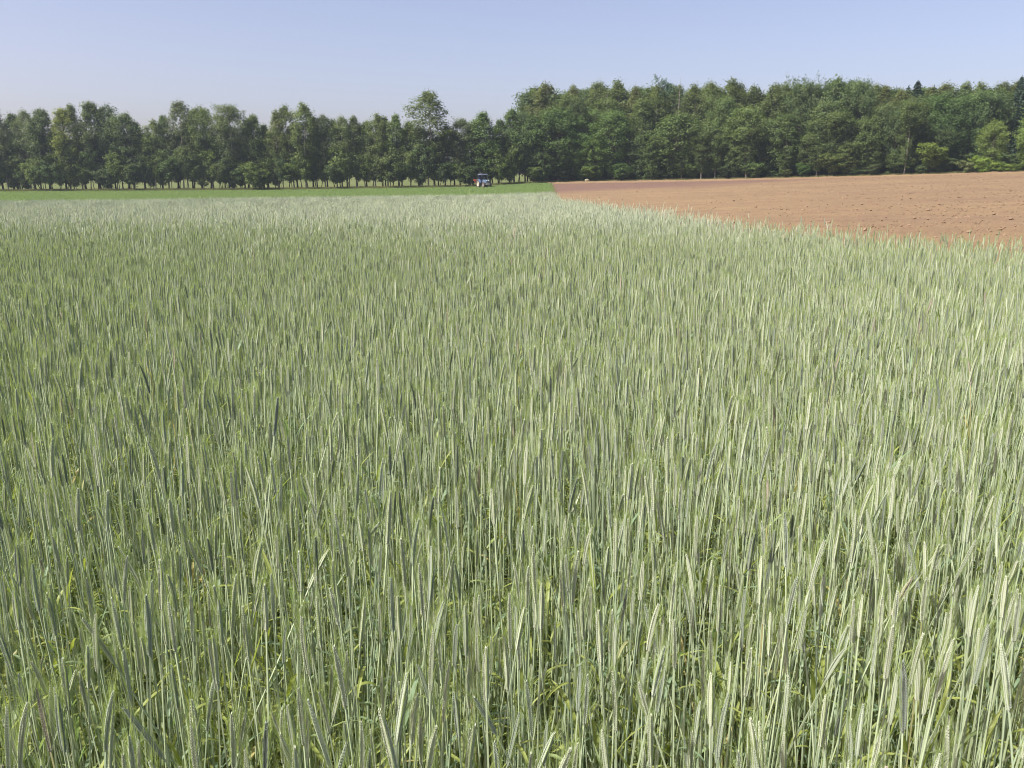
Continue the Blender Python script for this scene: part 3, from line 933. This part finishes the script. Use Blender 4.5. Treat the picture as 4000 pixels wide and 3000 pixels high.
# hedgerow along the green field (pixel column, row of the tip, depth, width in pixels)
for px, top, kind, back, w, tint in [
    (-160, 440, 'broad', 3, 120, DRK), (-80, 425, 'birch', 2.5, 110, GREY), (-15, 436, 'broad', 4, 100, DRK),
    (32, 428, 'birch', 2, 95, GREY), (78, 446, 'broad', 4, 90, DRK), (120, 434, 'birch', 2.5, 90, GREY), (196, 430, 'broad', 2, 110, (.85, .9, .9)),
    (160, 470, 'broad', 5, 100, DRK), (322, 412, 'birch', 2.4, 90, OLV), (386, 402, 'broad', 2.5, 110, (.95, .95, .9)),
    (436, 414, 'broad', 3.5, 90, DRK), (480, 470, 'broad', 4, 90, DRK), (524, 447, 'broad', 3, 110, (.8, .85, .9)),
    (566, 480, 'broad', 4, 80, DRK), (608, 470, 'birch', 1.6, 95, PALE), (660, 455, 'broad', 4, 80, DRK), (718, 396, 'birch', 2.6, 130, GREY), (760, 470, 'broad', 4.5, 90, DRK),
    (792, 420, 'broad', 2.2, 90, PALE), (832, 428, 'birch', 2.5, 95, (1.05, 1.1, .95)), (880, 455, 'broad', 4.5, 90, DRK),
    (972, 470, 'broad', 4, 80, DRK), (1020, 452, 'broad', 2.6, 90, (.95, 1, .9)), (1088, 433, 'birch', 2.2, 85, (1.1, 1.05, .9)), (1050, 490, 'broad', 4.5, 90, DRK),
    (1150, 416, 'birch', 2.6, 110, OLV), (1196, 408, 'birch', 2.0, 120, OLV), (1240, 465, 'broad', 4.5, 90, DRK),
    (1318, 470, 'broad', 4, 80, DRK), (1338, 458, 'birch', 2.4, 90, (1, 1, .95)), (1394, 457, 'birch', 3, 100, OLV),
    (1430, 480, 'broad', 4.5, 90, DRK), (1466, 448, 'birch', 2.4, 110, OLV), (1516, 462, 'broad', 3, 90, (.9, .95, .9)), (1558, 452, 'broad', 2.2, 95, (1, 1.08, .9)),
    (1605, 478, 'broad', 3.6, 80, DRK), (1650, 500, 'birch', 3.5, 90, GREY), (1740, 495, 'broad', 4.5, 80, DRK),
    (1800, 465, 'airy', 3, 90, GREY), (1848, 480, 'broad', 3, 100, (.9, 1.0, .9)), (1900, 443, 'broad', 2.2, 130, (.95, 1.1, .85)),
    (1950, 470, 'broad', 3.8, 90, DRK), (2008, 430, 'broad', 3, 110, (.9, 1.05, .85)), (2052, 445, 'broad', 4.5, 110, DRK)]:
    if kind == 'broad':
        by_photo(kind, px, top, back, 'broadleaf_tree', HDL, HD, w, tint)
    else:
        by_photo(kind, px, top, back, 'birch_tree', HBL, HB, w, tint)
by_photo('broad', 276, 428, 1.0, 'broadleaf_tree', 'yellow green tree beside the sky gap in the hedgerow', None, 100, YEL)
by_photo('airy', 916, 412, 2.4, 'birch_tree', 'thin airy birch with sky showing through its crown in the hedgerow', None, 130, GREY, 0)
by_photo('airy', 1272, 452, 3.0, 'birch_tree', 'sparse twiggy birch beside the broad olive birches of the hedgerow', None, 90, GREY, 1)
by_photo('birch', 1698, 362, 2.4, 'birch_tree', 'tallest birch of the hedgerow, its rounded crown high above its neighbours', None, 165, OLV, 4)
px = -140
while px < 2080:
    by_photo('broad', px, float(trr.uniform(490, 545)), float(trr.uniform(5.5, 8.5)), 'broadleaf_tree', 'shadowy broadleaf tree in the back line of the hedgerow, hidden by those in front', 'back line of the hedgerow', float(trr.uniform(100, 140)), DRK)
    px += float(trr.uniform(52, 78))
# young trees at its foot
px = -150
while px < 2130:
    if not 1835 < px < 1935:
        by_photo('small', px, float(trr.uniform(560, 655)), float(trr.uniform(.4, 3.0)), 'young_tree', HSL, HS, float(trr.uniform(62, 105)),
                 [PALE, (1, 1, .9), (.85, .95, .9), (1.1, 1.15, .85), DRK][int(trr.integers(0, 5))])
    px += float(trr.uniform(24, 42))
for px, top, back in ((1840, 610, 5), (1925, 600, 5)):
    by_photo('small', px, top, back, 'young_tree', 'young tree behind the tractor', 'young trees behind the tractor', 90, DRK)

# the wood behind the ploughed field
WF, WFL = 'front trees of the wood', 'rounded broadleaf tree at the front of the wood beside the ploughed soil'
WB, WBL = 'tall birches of the wood', 'tall birch with olive crown standing behind the front trees of the wood'
WD, WDL = 'dark trees inside the wood', 'dark broadleaf tree inside the wood, mostly hidden by the front trees'
for px, top, back, w in [(2140, 328, 9, 150), (2232, 338, 10, 120), (2322, 321, 10, 130), (2402, 316, 11, 140), (2476, 342, 10, 110), (2540, 334, 11, 120),
    (2698, 332, 10, 120), (2752, 326, 12, 120), (2812, 312, 10, 150), (2880, 330, 12, 120), (2932, 338, 12, 120), (2988, 332, 11, 130),
    (3048, 330, 14, 130), (3380, 334, 16, 120), (3425, 340, 13, 110), (3470, 357, 12, 110), (3660, 326, 18, 130), (3726, 327, 20, 130), (3792, 325, 20, 130), (3860, 326, 22, 120), (3914, 322, 22, 120), (3590, 345, 16, 120)]:
    by_photo('birch', px, top, back, 'birch_tree', WBL, WB, w, [OLV, (1.05, 1.05, .85), (1.1, 1.0, .85)][int(trr.integers(0, 3))])
for px, top, back, w, tint in [(2180, 428, 2.5, 190, (.85, 1.05, .8)), (2085, 455, 3, 120, (.85, 1, .85)), (2270, 520, 2, 130, (.9, 1.15, .8)), (2395, 428, 3, 170, (.9, 1.1, .85)), (2330, 545, 1.5, 130, (1, 1.15, .8)),
    (2625, 450, 2.5, 210, (1, 1.1, .95)), (2500, 520, 3, 140, (.8, .9, .85)), (2545, 560, 1.5, 120, (.9, 1.0, .85)), (2765, 478, 2.5, 130, (1.0, 1.08, .95)), (2820, 372, 6, 130, (.95, 1.05, .9)), (2905, 420, 3.5, 150, (1.05, 1.12, .9)), (2860, 500, 2, 130, (1, 1.05, .85)), (2985, 470, 4, 130, (.85, .95, .9)),
    (3064, 450, 2.5, 150, (1, 1.1, .95)), (3105, 313, 7, 120, (.85, .95, .9)), (3160, 315, 8, 130, (.85, .95, .95)), (3222, 312, 7, 140, (.9, 1, .95)), (3275, 317, 8, 120, (.85, .95, .95)), (3328, 318, 7, 120, (.9, 1, .95)),
    (3190, 400, 4, 150, (.95, 1.02, .95)), (3140, 520, 2, 130, (1, 1.05, .9)), (3265, 470, 3, 130, (.85, .92, .95)), (3355, 468, 2.5, 150, (1.05, 1.12, .95)), (3300, 560, 1.5, 110, (1, 1, .85)), (3440, 410, 5, 140, (.95, 1, .9)), (3480, 430, 4, 120, (.8, .9, .9)),
    (3530, 385, 6, 140, (.95, 1.05, .9)), (3560, 470, 4, 130, (.9, .98, .9)), (3622, 372, 7, 140, (.85, 1.1, .85)), (3690, 380, 8, 140, (.8, 1, .85)), (3760, 360, 10, 150, (.85, 1.02, .9)), (3830, 372, 10, 130, (.8, .95, .9)), (3640, 500, 5, 120, (.85, .95, .9)),
    (4080, 350, 5, 160, (.95, 1.1, .85)), (4180, 340, 4, 200, (1, 1.1, .85)), (4300, 330, 5, 200, (1, 1, .9))]:
    by_photo('big', px, top, back, 'broadleaf_tree', WFL, WF, w, tint)
px = 2090
while px < 4300:
    for back in (15, 23, 32):
        t = tcol(px); far = float(edge_y(t)) + back
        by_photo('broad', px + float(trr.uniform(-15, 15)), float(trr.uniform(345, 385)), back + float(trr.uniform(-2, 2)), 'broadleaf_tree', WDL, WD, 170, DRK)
    px += 66
for px, top, back in [(2241, 372, 6), (2224, 392, 7), (2376, 380, 7), (2487, 386, 7), (2737, 530, .6), (2913, 500, 1.6), (3234, 440, 1.8), (3526, 400, 1.0)]:
    by_photo('pole', px, top, back, 'birch_tree', 'bare stemmed birch with a pale trunk showing against the dark wood', 'bare stemmed birches of the wood', 90, (1, 1.05, .9))
by_photo('pine', 2583, 296, 13, 'pine_tree', 'blue green pine top poking above the birches of the wood', None, 75)
by_photo('bare', 2628, 330, 8.5, 'birch_tree', 'half bare birch with a white forked trunk above the front trees', None, 70)
by_photo('spruce', 3542, 314, 14, 'spruce_tree', 'dark pointed spruce standing alone above the skyline of the wood', None, 190, (1, 1, 1), 0)
by_photo('spruce', 3508, 333, 15, 'spruce_tree', 'smaller spruce tip beside the dark pointed spruce', None, 140, (1, 1, 1), 1)
by_photo('spruce', 3606, 334, 17, 'spruce_tree', 'thin spruce tip between the pointed spruce and the birches', None, 140, (1, 1, 1), 1)
for px, top, w in ((3934, 296, 150), (3958, 286, 170), (3992, 302, 170)):
    by_photo('spruce', px, top, 13, 'spruce_tree', 'tall dark ragged spruce behind the sunlit trees by the soil', 'ragged spruces of the wood', w, (1, 1.0, 1.05))
by_photo('big', 4005, 395, 1.0, 'broadleaf_tree', 'sunlit pale green tree leaning over the grassy soil edge', None, 150, (1.35, 1.45, 1.0))  # bright tint puts the sunlight into the leaf colour
by_photo('big', 3858, 474, 1.5, 'broadleaf_tree', 'sunlit green tree standing over the bright bushes', None, 120, (1.4, 1.45, 1.0))  # sunlight on this crown is likewise painted by its tint
# thin trunks and undergrowth in the front of the wood
for px, top, back, w, tint in [(3068, 660, .5, 70, OLV), (3240, 600, .8, 100, (1.3, 1.25, 1)), (3130, 640, .8, 80, (.8, 1.1, .8)), (3410, 640, .8, 80, GREY), (3620, 560, .8, 110, (1.35, 1.35, .8)), (3600, 640, .5, 80, DRK), (3690, 620, 1.5, 110, DRK), (2950, 620, 1, 90, (.9, 1, .9)), (2840, 640, 1, 80, DRK),
    (2700, 640, 1.2, 80, (1, 1.1, .9)), (2560, 650, 1.5, 80, DRK), (2430, 640, 1, 80, (.8, 1, .8)), (2310, 640, .6, 100, (1.05, 1.15, .8)), (2210, 650, 1.5, 110, DRK), (2120, 655, 1, 90, DRK), (3500, 600, 1.5, 90, (1, 1.05, .9)), (3330, 650, 1.2, 80, DRK), (3960, 640, .6, 90, (1.3, 1.4, .9))]:
    by_photo('small', px, top, back, 'young_tree', 'young bushy tree in the undergrowth at the front of the wood', 'undergrowth trees of the wood', w, tint)
by_photo('bush', 3762, 627, -.1, 'shrub', 'rounded grey green willow bush at the corner of the soil edge', None, 62, (1.5, 1.35, 1.5), 0)
for px, top, w in ((3822, 610, 80), (3870, 632, 70), (3912, 640, 60)):
    by_photo('bush', px, top, .3, 'shrub', 'bright green bush on the grassy bank of the soil edge', 'bright bushes on the bank', w, (1.6, 1.7, .9))
px = 2105
while px < 4080:
    if not 3720 < px < 3930:
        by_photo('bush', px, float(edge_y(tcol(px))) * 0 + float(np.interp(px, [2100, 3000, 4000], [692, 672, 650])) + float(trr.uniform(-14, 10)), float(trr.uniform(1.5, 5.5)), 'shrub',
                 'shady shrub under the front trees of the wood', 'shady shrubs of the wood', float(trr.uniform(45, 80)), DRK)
    px += float(trr.uniform(24, 40))
for back in (8, 13, 20, 28):
    px = 2110
    while px < 4250:
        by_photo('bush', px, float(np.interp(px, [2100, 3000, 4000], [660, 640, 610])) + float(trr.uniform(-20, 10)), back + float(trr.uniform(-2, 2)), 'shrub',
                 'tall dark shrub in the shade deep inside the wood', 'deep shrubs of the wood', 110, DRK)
        px += float(trr.uniform(45, 65))
# slim trunks showing among the front crowns
for px, top, back in [(2245, 380, 4.5), (2375, 420, 6), (2490, 420, 6), (2738, 560, .8), (2790, 520, 1.5), (2910, 560, 1.0), (3185, 560, 1.2), (3233, 470, 2), (3408, 560, 1.4), (3525, 470, 1.0), (3060, 600, 1), (2660, 600, 1.2), (2545, 600, 1.4)]:
    by_photo('airy', px, top, back, 'birch_tree', 'slim pale trunked birch among the front trees of the wood', 'slim birches of the wood', 75, (1, 1.05, .9))


# ------------------------------------------------------------------ tractor with a red spreader
tx = tcol(1884); ty = 170.5; tx *= ty
HEAD = R(-90 + 25)
trac = empty('tractor', (tx, ty, hz(tx, ty) + .02), (0, 0, HEAD))
tag(trac, 'blue cab tractor with cream wheel rims standing before the hedgerow', 'tractor')
trac.scale = (.95, .95, .95)
def part(name, mb, mats, parent=trac, smooth=False):
    return link(name, mb.mesh(name, mats if isinstance(mats, list) else [mats], smooth), parent)
# x forward, y to its left, z up; origin under the rear axle
def wheel(x, y, rad, width, rim_r, out):
    w_ = empty('wheel', (x, y, rad)); w_.parent = trac
    ty_ = MB()
    hw = width / 2
    ty_.lathe([(rim_r, -hw * .85), (rad * .93, -hw), (rad * .985, -hw * .75), (rad * .985, hw * .75), (rad * .93, hw), (rim_r, hw * .85), (rim_r * .97, 0), (rim_r, -hw * .85)], 28, 'Y')
    nl = 20
    for i in range(nl):                          # tread lugs
        for sgn in (-1, 1):
            an = 2 * math.pi * (i + (.5 if sgn > 0 else 0)) / nl
            e = Euler((0, -an, 0)); e2 = Euler((0, 0, sgn * .6)).to_matrix().to_4x4()
            rot = e.to_matrix() @ Euler((sgn * .6, 0, 0)).to_matrix()
            c_ = Vector((math.cos(an) * rad * .985, sgn * hw * .45, math.sin(an) * rad * .985))
            ty_.box(c_, (.05, hw * .95, .07), rot=rot.to_quaternion())
    t_ = part('tyre', ty_, M['rubber'], w_)
    s = 1 if out > 0 else -1
    rm = MB().lathe([(rim_r, s * hw * .86), (rim_r * .92, s * hw * .80), (rim_r * .86, s * hw * .35), (rim_r * .35, s * hw * .25), (rim_r * .30, s * hw * .55), (.0, s * hw * .58)], 28, 'Y')
    rm.lathe([(rim_r * .96, -s * hw * .8), (rim_r * .80, -s * hw * .3), (0.0, -s * hw * .2)], 28, 'Y')
    part('rim', rm, M['cream_paint'] if rad > .7 else M['grey_metal'], w_)
    return w_
for s_ in (1, -1):
    wheel(0, s_ * .84, .80, .42, .50, s_)
    wheel(2.45, s_ * .76, .56, .30, .34, s_)
part('chassis', MB().box((1.25, 0, .74), (2.9, .42, .42)).box((.0, 0, .80), (.5, 1.35, .26)).box((2.45, 0, .60), (.22, 1.3, .16)).box((2.98, 0, .78), (.34, .52, .30)), M['grey_metal'])
part('bonnet', MB().prism([(.95, .95), (2.95, .92), (3.02, 1.02), (3.0, 1.36), (2.85, 1.50), (.95, 1.64)], -.37, .37), M['blue_paint'])
gr = part('grille', MB().box((3.012, 0, 1.14), (.05, .52, .36)), M['black_metal'])
for i in range(6):
    part('grille_bar', MB().box((3.045, 0, 1.0 + i * .056), (.014, .5, .018)), M['grey_metal'], gr)
for s_ in (1, -1):
    part('headlight', MB().lathe([(.0, .05), (.075, .04), (.085, .0), (.085, -.08), (0, -.08)], 16, 'X', (3.02, s_ * .25, 1.40)), M['lamp_glass'])
part('front_weight', MB().box((3.22, 0, .74), (.18, .62, .30), taper=.92), M['grey_metal'])
part('exhaust_pipe', MB().tube([(2.15, .22, 1.5), (2.15, .22, 2.25), (2.10, .22, 2.42)], [.045, .04, .04], 10).tube([(2.15, .22, 1.62), (2.15, .22, 1.98)], [.075, .075], 10), M['black_metal'])
part('air_filter', MB().tube([(1.75, -.24, 1.52), (1.75, -.24, 1.95)], [.04, .04], 10).tube([(1.75, -.24, 1.92), (1.75, -.24, 2.08)], [.09, .09], 10), M['black_metal'])
# cab: posts, roof, panes
cab = empty('cab'); cab.parent = trac
cx0, cx1, cw, cz0, cz1 = -.55, .98, .70, 1.16, 2.62
for x_, s_ in ((cx0, 1), (cx0, -1), (cx1, 1), (cx1, -1), (.25, 1), (.25, -1)):
    part('cab_post', MB().tube([(x_, s_ * cw, cz0), (x_ + (-.06 if x_ > .5 else .05 if x_ < 0 else 0), s_ * cw * .93, cz1)], [.05, .045], 6), M['dark_blue'], cab)
part('cab_roof', MB().prism([(cx0 - .08, 2.63), (cx1 + .10, 2.63), (cx1 + .12, 2.70), (cx1 - .05, 2.80), (cx0 + .1, 2.80), (cx0 - .1, 2.72)], -.76, .76), M['roof_blue'], cab)
part('cab_base', MB().box((.215, 0, 1.06), (1.56, 1.36, .20)).box((cx1 + .0, 0, 1.38), (.06, 1.28, .40)), M['dark_blue'], cab)
part('windscreen', MB().box((cx1 - .02, 0, 2.10), (.012, 1.26, .98)), M['cab_glass'], cab)
part('rear_window', MB().box((cx0 + .02, 0, 1.90), (.012, 1.26, 1.38)), M['cab_glass'], cab)
for s_ in (1, -1):
    part('side_window', MB().box((.61, s_ * cw * .965, 1.90), (.62, .012, 1.38)), M['cab_glass'], cab)
    part('side_window', MB().box((-.15, s_ * cw * .965, 1.90), (.66, .012, 1.38)), M['cab_glass'], cab)
part('seat', MB().box((-.1, 0, 1.42), (.48, .5, .14)).box((-.32, 0, 1.75), (.12, .5, .6)), M['black_metal'], cab)
part('steering_wheel', MB().lathe([(.19, 0), (.21, .015), (.19, .03), (.17, .015), (.19, 0)], 16, 'Z', (.52, 0, 1.78)).tube([(.75, 0, 1.3), (.52, 0, 1.79)], [.03, .025], 8), M['black_metal'], cab)
for s_ in (1, -1):
    arc = [(math.cos(a_) * .90, .80 + math.sin(a_) * .90) for a_ in np.linspace(R(12), R(168), 11)]
    arc_in = [(math.cos(a_) * .86, .80 + math.sin(a_) * .86) for a_ in np.linspace(R(168), R(12), 11)]
    part('fender', MB().prism(arc + arc_in, s_ * .62 if s_ > 0 else -1.10, 1.10 if s_ > 0 else -.62), M['blue_paint'])
    part('mirror', MB().tube([(cx1, s_ * .70, 2.2), (cx1 + .08, s_ * .98, 2.25)], [.014, .014], 6).box((cx1 + .08, s_ * 1.0, 2.2), (.03, .16, .24)), M['black_metal'])
    part('step', MB().box((.72, s_ * .72, .62), (.30, .22, .04)).box((.72, s_ * .72, .86), (.28, .2, .04)).box((.58, s_ * .74, .82), (.03, .05, .5)).box((.86, s_ * .74, .82), (.03, .05, .5)), M['black_metal'])

off = Vector((-2.3, -.1, 0)); off.rotate(Euler((0, 0, HEAD)))
sx_, sy_ = tx + off.x, ty + off.y
spr = empty('spreader', (sx_, sy_, hz(sx_, sy_) + .0), (0, 0, HEAD))
tag(spr, 'red hopper spreader hung behind the blue tractor', 'spreader')
part('hopper', MB().lathe([(.18, .62), (.34, .80), (.84, 1.42), (.88, 1.44), (.88, 1.56), (.84, 1.56), (.80, 1.46), (.32, .84), (.0, .80)], 28), M['red_paint'], spr)
part('frame', MB().tube([(.62, -.42, .55), (.62, -.42, 1.25)], [.04, .04], 6).tube([(.62, .42, .55), (.62, .42, 1.25)], [.04, .04], 6)
     .tube([(.62, -.45, .58), (.62, .45, .58)], [.045, .045], 6).tube([(.62, -.3, .6), (-.25, -.25, .62)], [.035, .035], 6).tube([(.62, .3, .6), (-.25, .25, .62)], [.035, .035], 6)
     .tube([(.62, -.42, 1.2), (.0, -.66, 1.30)], [.03, .03], 6).tube([(.62, .42, 1.2), (.0, .70, 1.25)], [.03, .03], 6), M['black_metal'], spr)
part('spinning_disc', MB().lathe([(0, .50), (.34, .48), (.36, .51), (.34, .53), (0, .54)], 24).tube([(0, 0, .3), (0, 0, .64)], [.05, .05], 8), M['grey_metal'], spr)
part('link_arm', MB().tube([(.62, -.35, .58), (1.35, -.3, .66)], [.03, .03], 6).tube([(.62, .35, .58), (1.35, .0, .66)], [.03, .03], 6).tube([(.62, 0, 1.2), (1.35, -.1, 1.0)], [.03, .03], 6), M['black_metal'], spr)
part('stand_leg', MB().tube([(-.2, -.35, .0), (-.22, -.3, .62)], [.03, .03], 6).box((-.2, -.35, .015), (.14, .14, .03)), M['black_metal'], spr)
part('stand_leg', MB().tube([(-.2, .35, .0), (-.22, .3, .62)], [.03, .03], 6).box((-.2, .35, .015), (.14, .14, .03)), M['black_metal'], spr)

# pale field stone at the wood's edge
import bmesh
bm = bmesh.new(); bmesh.ops.create_icosphere(bm, subdivisions=3, radius=.5)
for v in bm.verts:
    p_ = v.co; k = 1 + .12 * math.sin(4 * p_.x + 1) * math.cos(5 * p_.y) + .08 * math.sin(9 * p_.z + 3 * p_.x)
    v.co = Vector((p_.x * k * 1.05, p_.y * k * .8, p_.z * k * .75))
me = bpy.data.meshes.new('field_stone'); bm.to_mesh(me); bm.free(); me.materials.append(M['stone'])
st_t = tcol(2292); st_y = float(edge_y(st_t)) - .3
tag(link('field_stone', me), 'pale boulder lying in the grass at the foot of the wood', 'stone').location = (st_t * st_y, st_y, hz(st_t * st_y, st_y) + .42)

# tall weed standing out of the far end of the rye
wt = tcol(1832); wy = 94.0
wd_ = empty('tall_weed', (wt * wy, wy, hz(wt * wy, wy) - .05))
tag(wd_, 'lone yellow green weed sticking up out of the far rye below the tractor', 'weed')
wst = MB().tube([(0, 0, 0), (.02, 0, .8), (.05, .02, 1.5), (.05, .03, 2.0)], [.03, .025, .018, .008], 6)
part('stem', wst, M['rye_stem'], wd_)
for i in range(9):
    a_ = i * 2.4; z_ = .9 + i * .12; d_ = Vector((math.cos(a_), math.sin(a_), .35)); sd_ = Vector((-d_.y, d_.x, 0)) * .05
    b_ = Vector((.04, .02, z_)); l_ = .34 - i * .02
    part('leaf', MB().add([b_, b_ + d_ * l_ * .5 + sd_, b_ + d_ * l_, b_ + d_ * l_ * .5 - sd_], [(0, 1, 2, 3)], a=.8), M['rye_leaf'], wd_)

# ------------------------------------------------------------------ labels that tell the look-alikes apart
ORD = ['', 'second ', 'third ', 'fourth ', 'fifth ', 'sixth ', 'seventh ', 'eighth ', 'ninth ', 'tenth ']
MARKS_H = [(276, 'the yellow green tree'), (916, 'the thin airy birch'), (1272, 'the sparse twiggy birch'), (1698, 'the tallest birch'), (1900, 'the tractor')]
MARKS_W = [(2140, 'the green corner'), (2583, 'the pine top'), (3105, 'the tall straight front of the wood'), (3542, 'the lone spruce'), (3762, 'the willow bush')]
MARKS_W = [m_ for m_ in MARKS_W if m_[0] != 3105]
SAY = {HB: ('hedgerow birch', MARKS_H), HD: ('dense hedgerow broadleaf', MARKS_H), HS: ('young hedgerow tree', MARKS_H),
       WF: ('rounded broadleaf fronting the wood', MARKS_W), WB: ('tall birch behind the front trees', MARKS_W),
       'undergrowth trees of the wood': ('young undergrowth tree of the wood', MARKS_W), 'bare stemmed birches of the wood': ('bare stemmed pale birch of the wood', MARKS_W), 'slim birches of the wood': ('slim pale trunked birch among the front trees', MARKS_W)}
def shade_word(t_):
    if t_[0] >= 1.28: return 'bright green'
    if abs(t_[0] - t_[1]) < .012 and t_[2] < .9: return 'olive green'
    if t_[0] < .8: return 'dark'
    if t_[1] > t_[0] * 1.08: return 'fresh green'
    return 'mid green'
seen = {}
for root, group, t_, H_, tn in sorted(PLANTED, key=lambda r: r[2]):
    if group not in SAY: continue
    noun, marks = SAY[group]
    px_, nm = min(marks, key=lambda m_: abs(tcol(m_[0]) - t_))
    side_ = 'soilward' if marks is MARKS_H else 'uphill'
    away = 'away from the soil' if marks is MARKS_H else 'hedgeward'
    seen.setdefault((group, shade_word(tn), nm, side_ if t_ > tcol(px_) else away), []).append((abs(t_ - tcol(px_)), root, noun))
for (group, sw, nm, sd), lst in seen.items():
    for i, (_, root, noun) in enumerate(sorted(lst, key=lambda r: r[0])):
        root['label'] = ('%s%s %s from %s %s' % (ORD[i] if i < 10 else '', sw, noun, nm, sd)).strip()

# thin summer haze
hb = MB().box((20, 240, 25), (1900, 600, 62))
hm, nt, out = new_mat('haze')
pv = N(nt, 'ShaderNodeVolumePrincipled')
pv.inputs['Color'].default_value = (0.72, 0.86, 1.0, 1)
pv.inputs['Density'].default_value = 0.00026
pv.inputs['Anisotropy'].default_value = 0.2
nt.links.new(pv.outputs[0], out.inputs['Volume'])
hz_o = link('haze', hb.mesh('haze', [hm]))
tag(hz_o, 'thin pale summer haze over fields and trees', 'haze', kind='stuff')
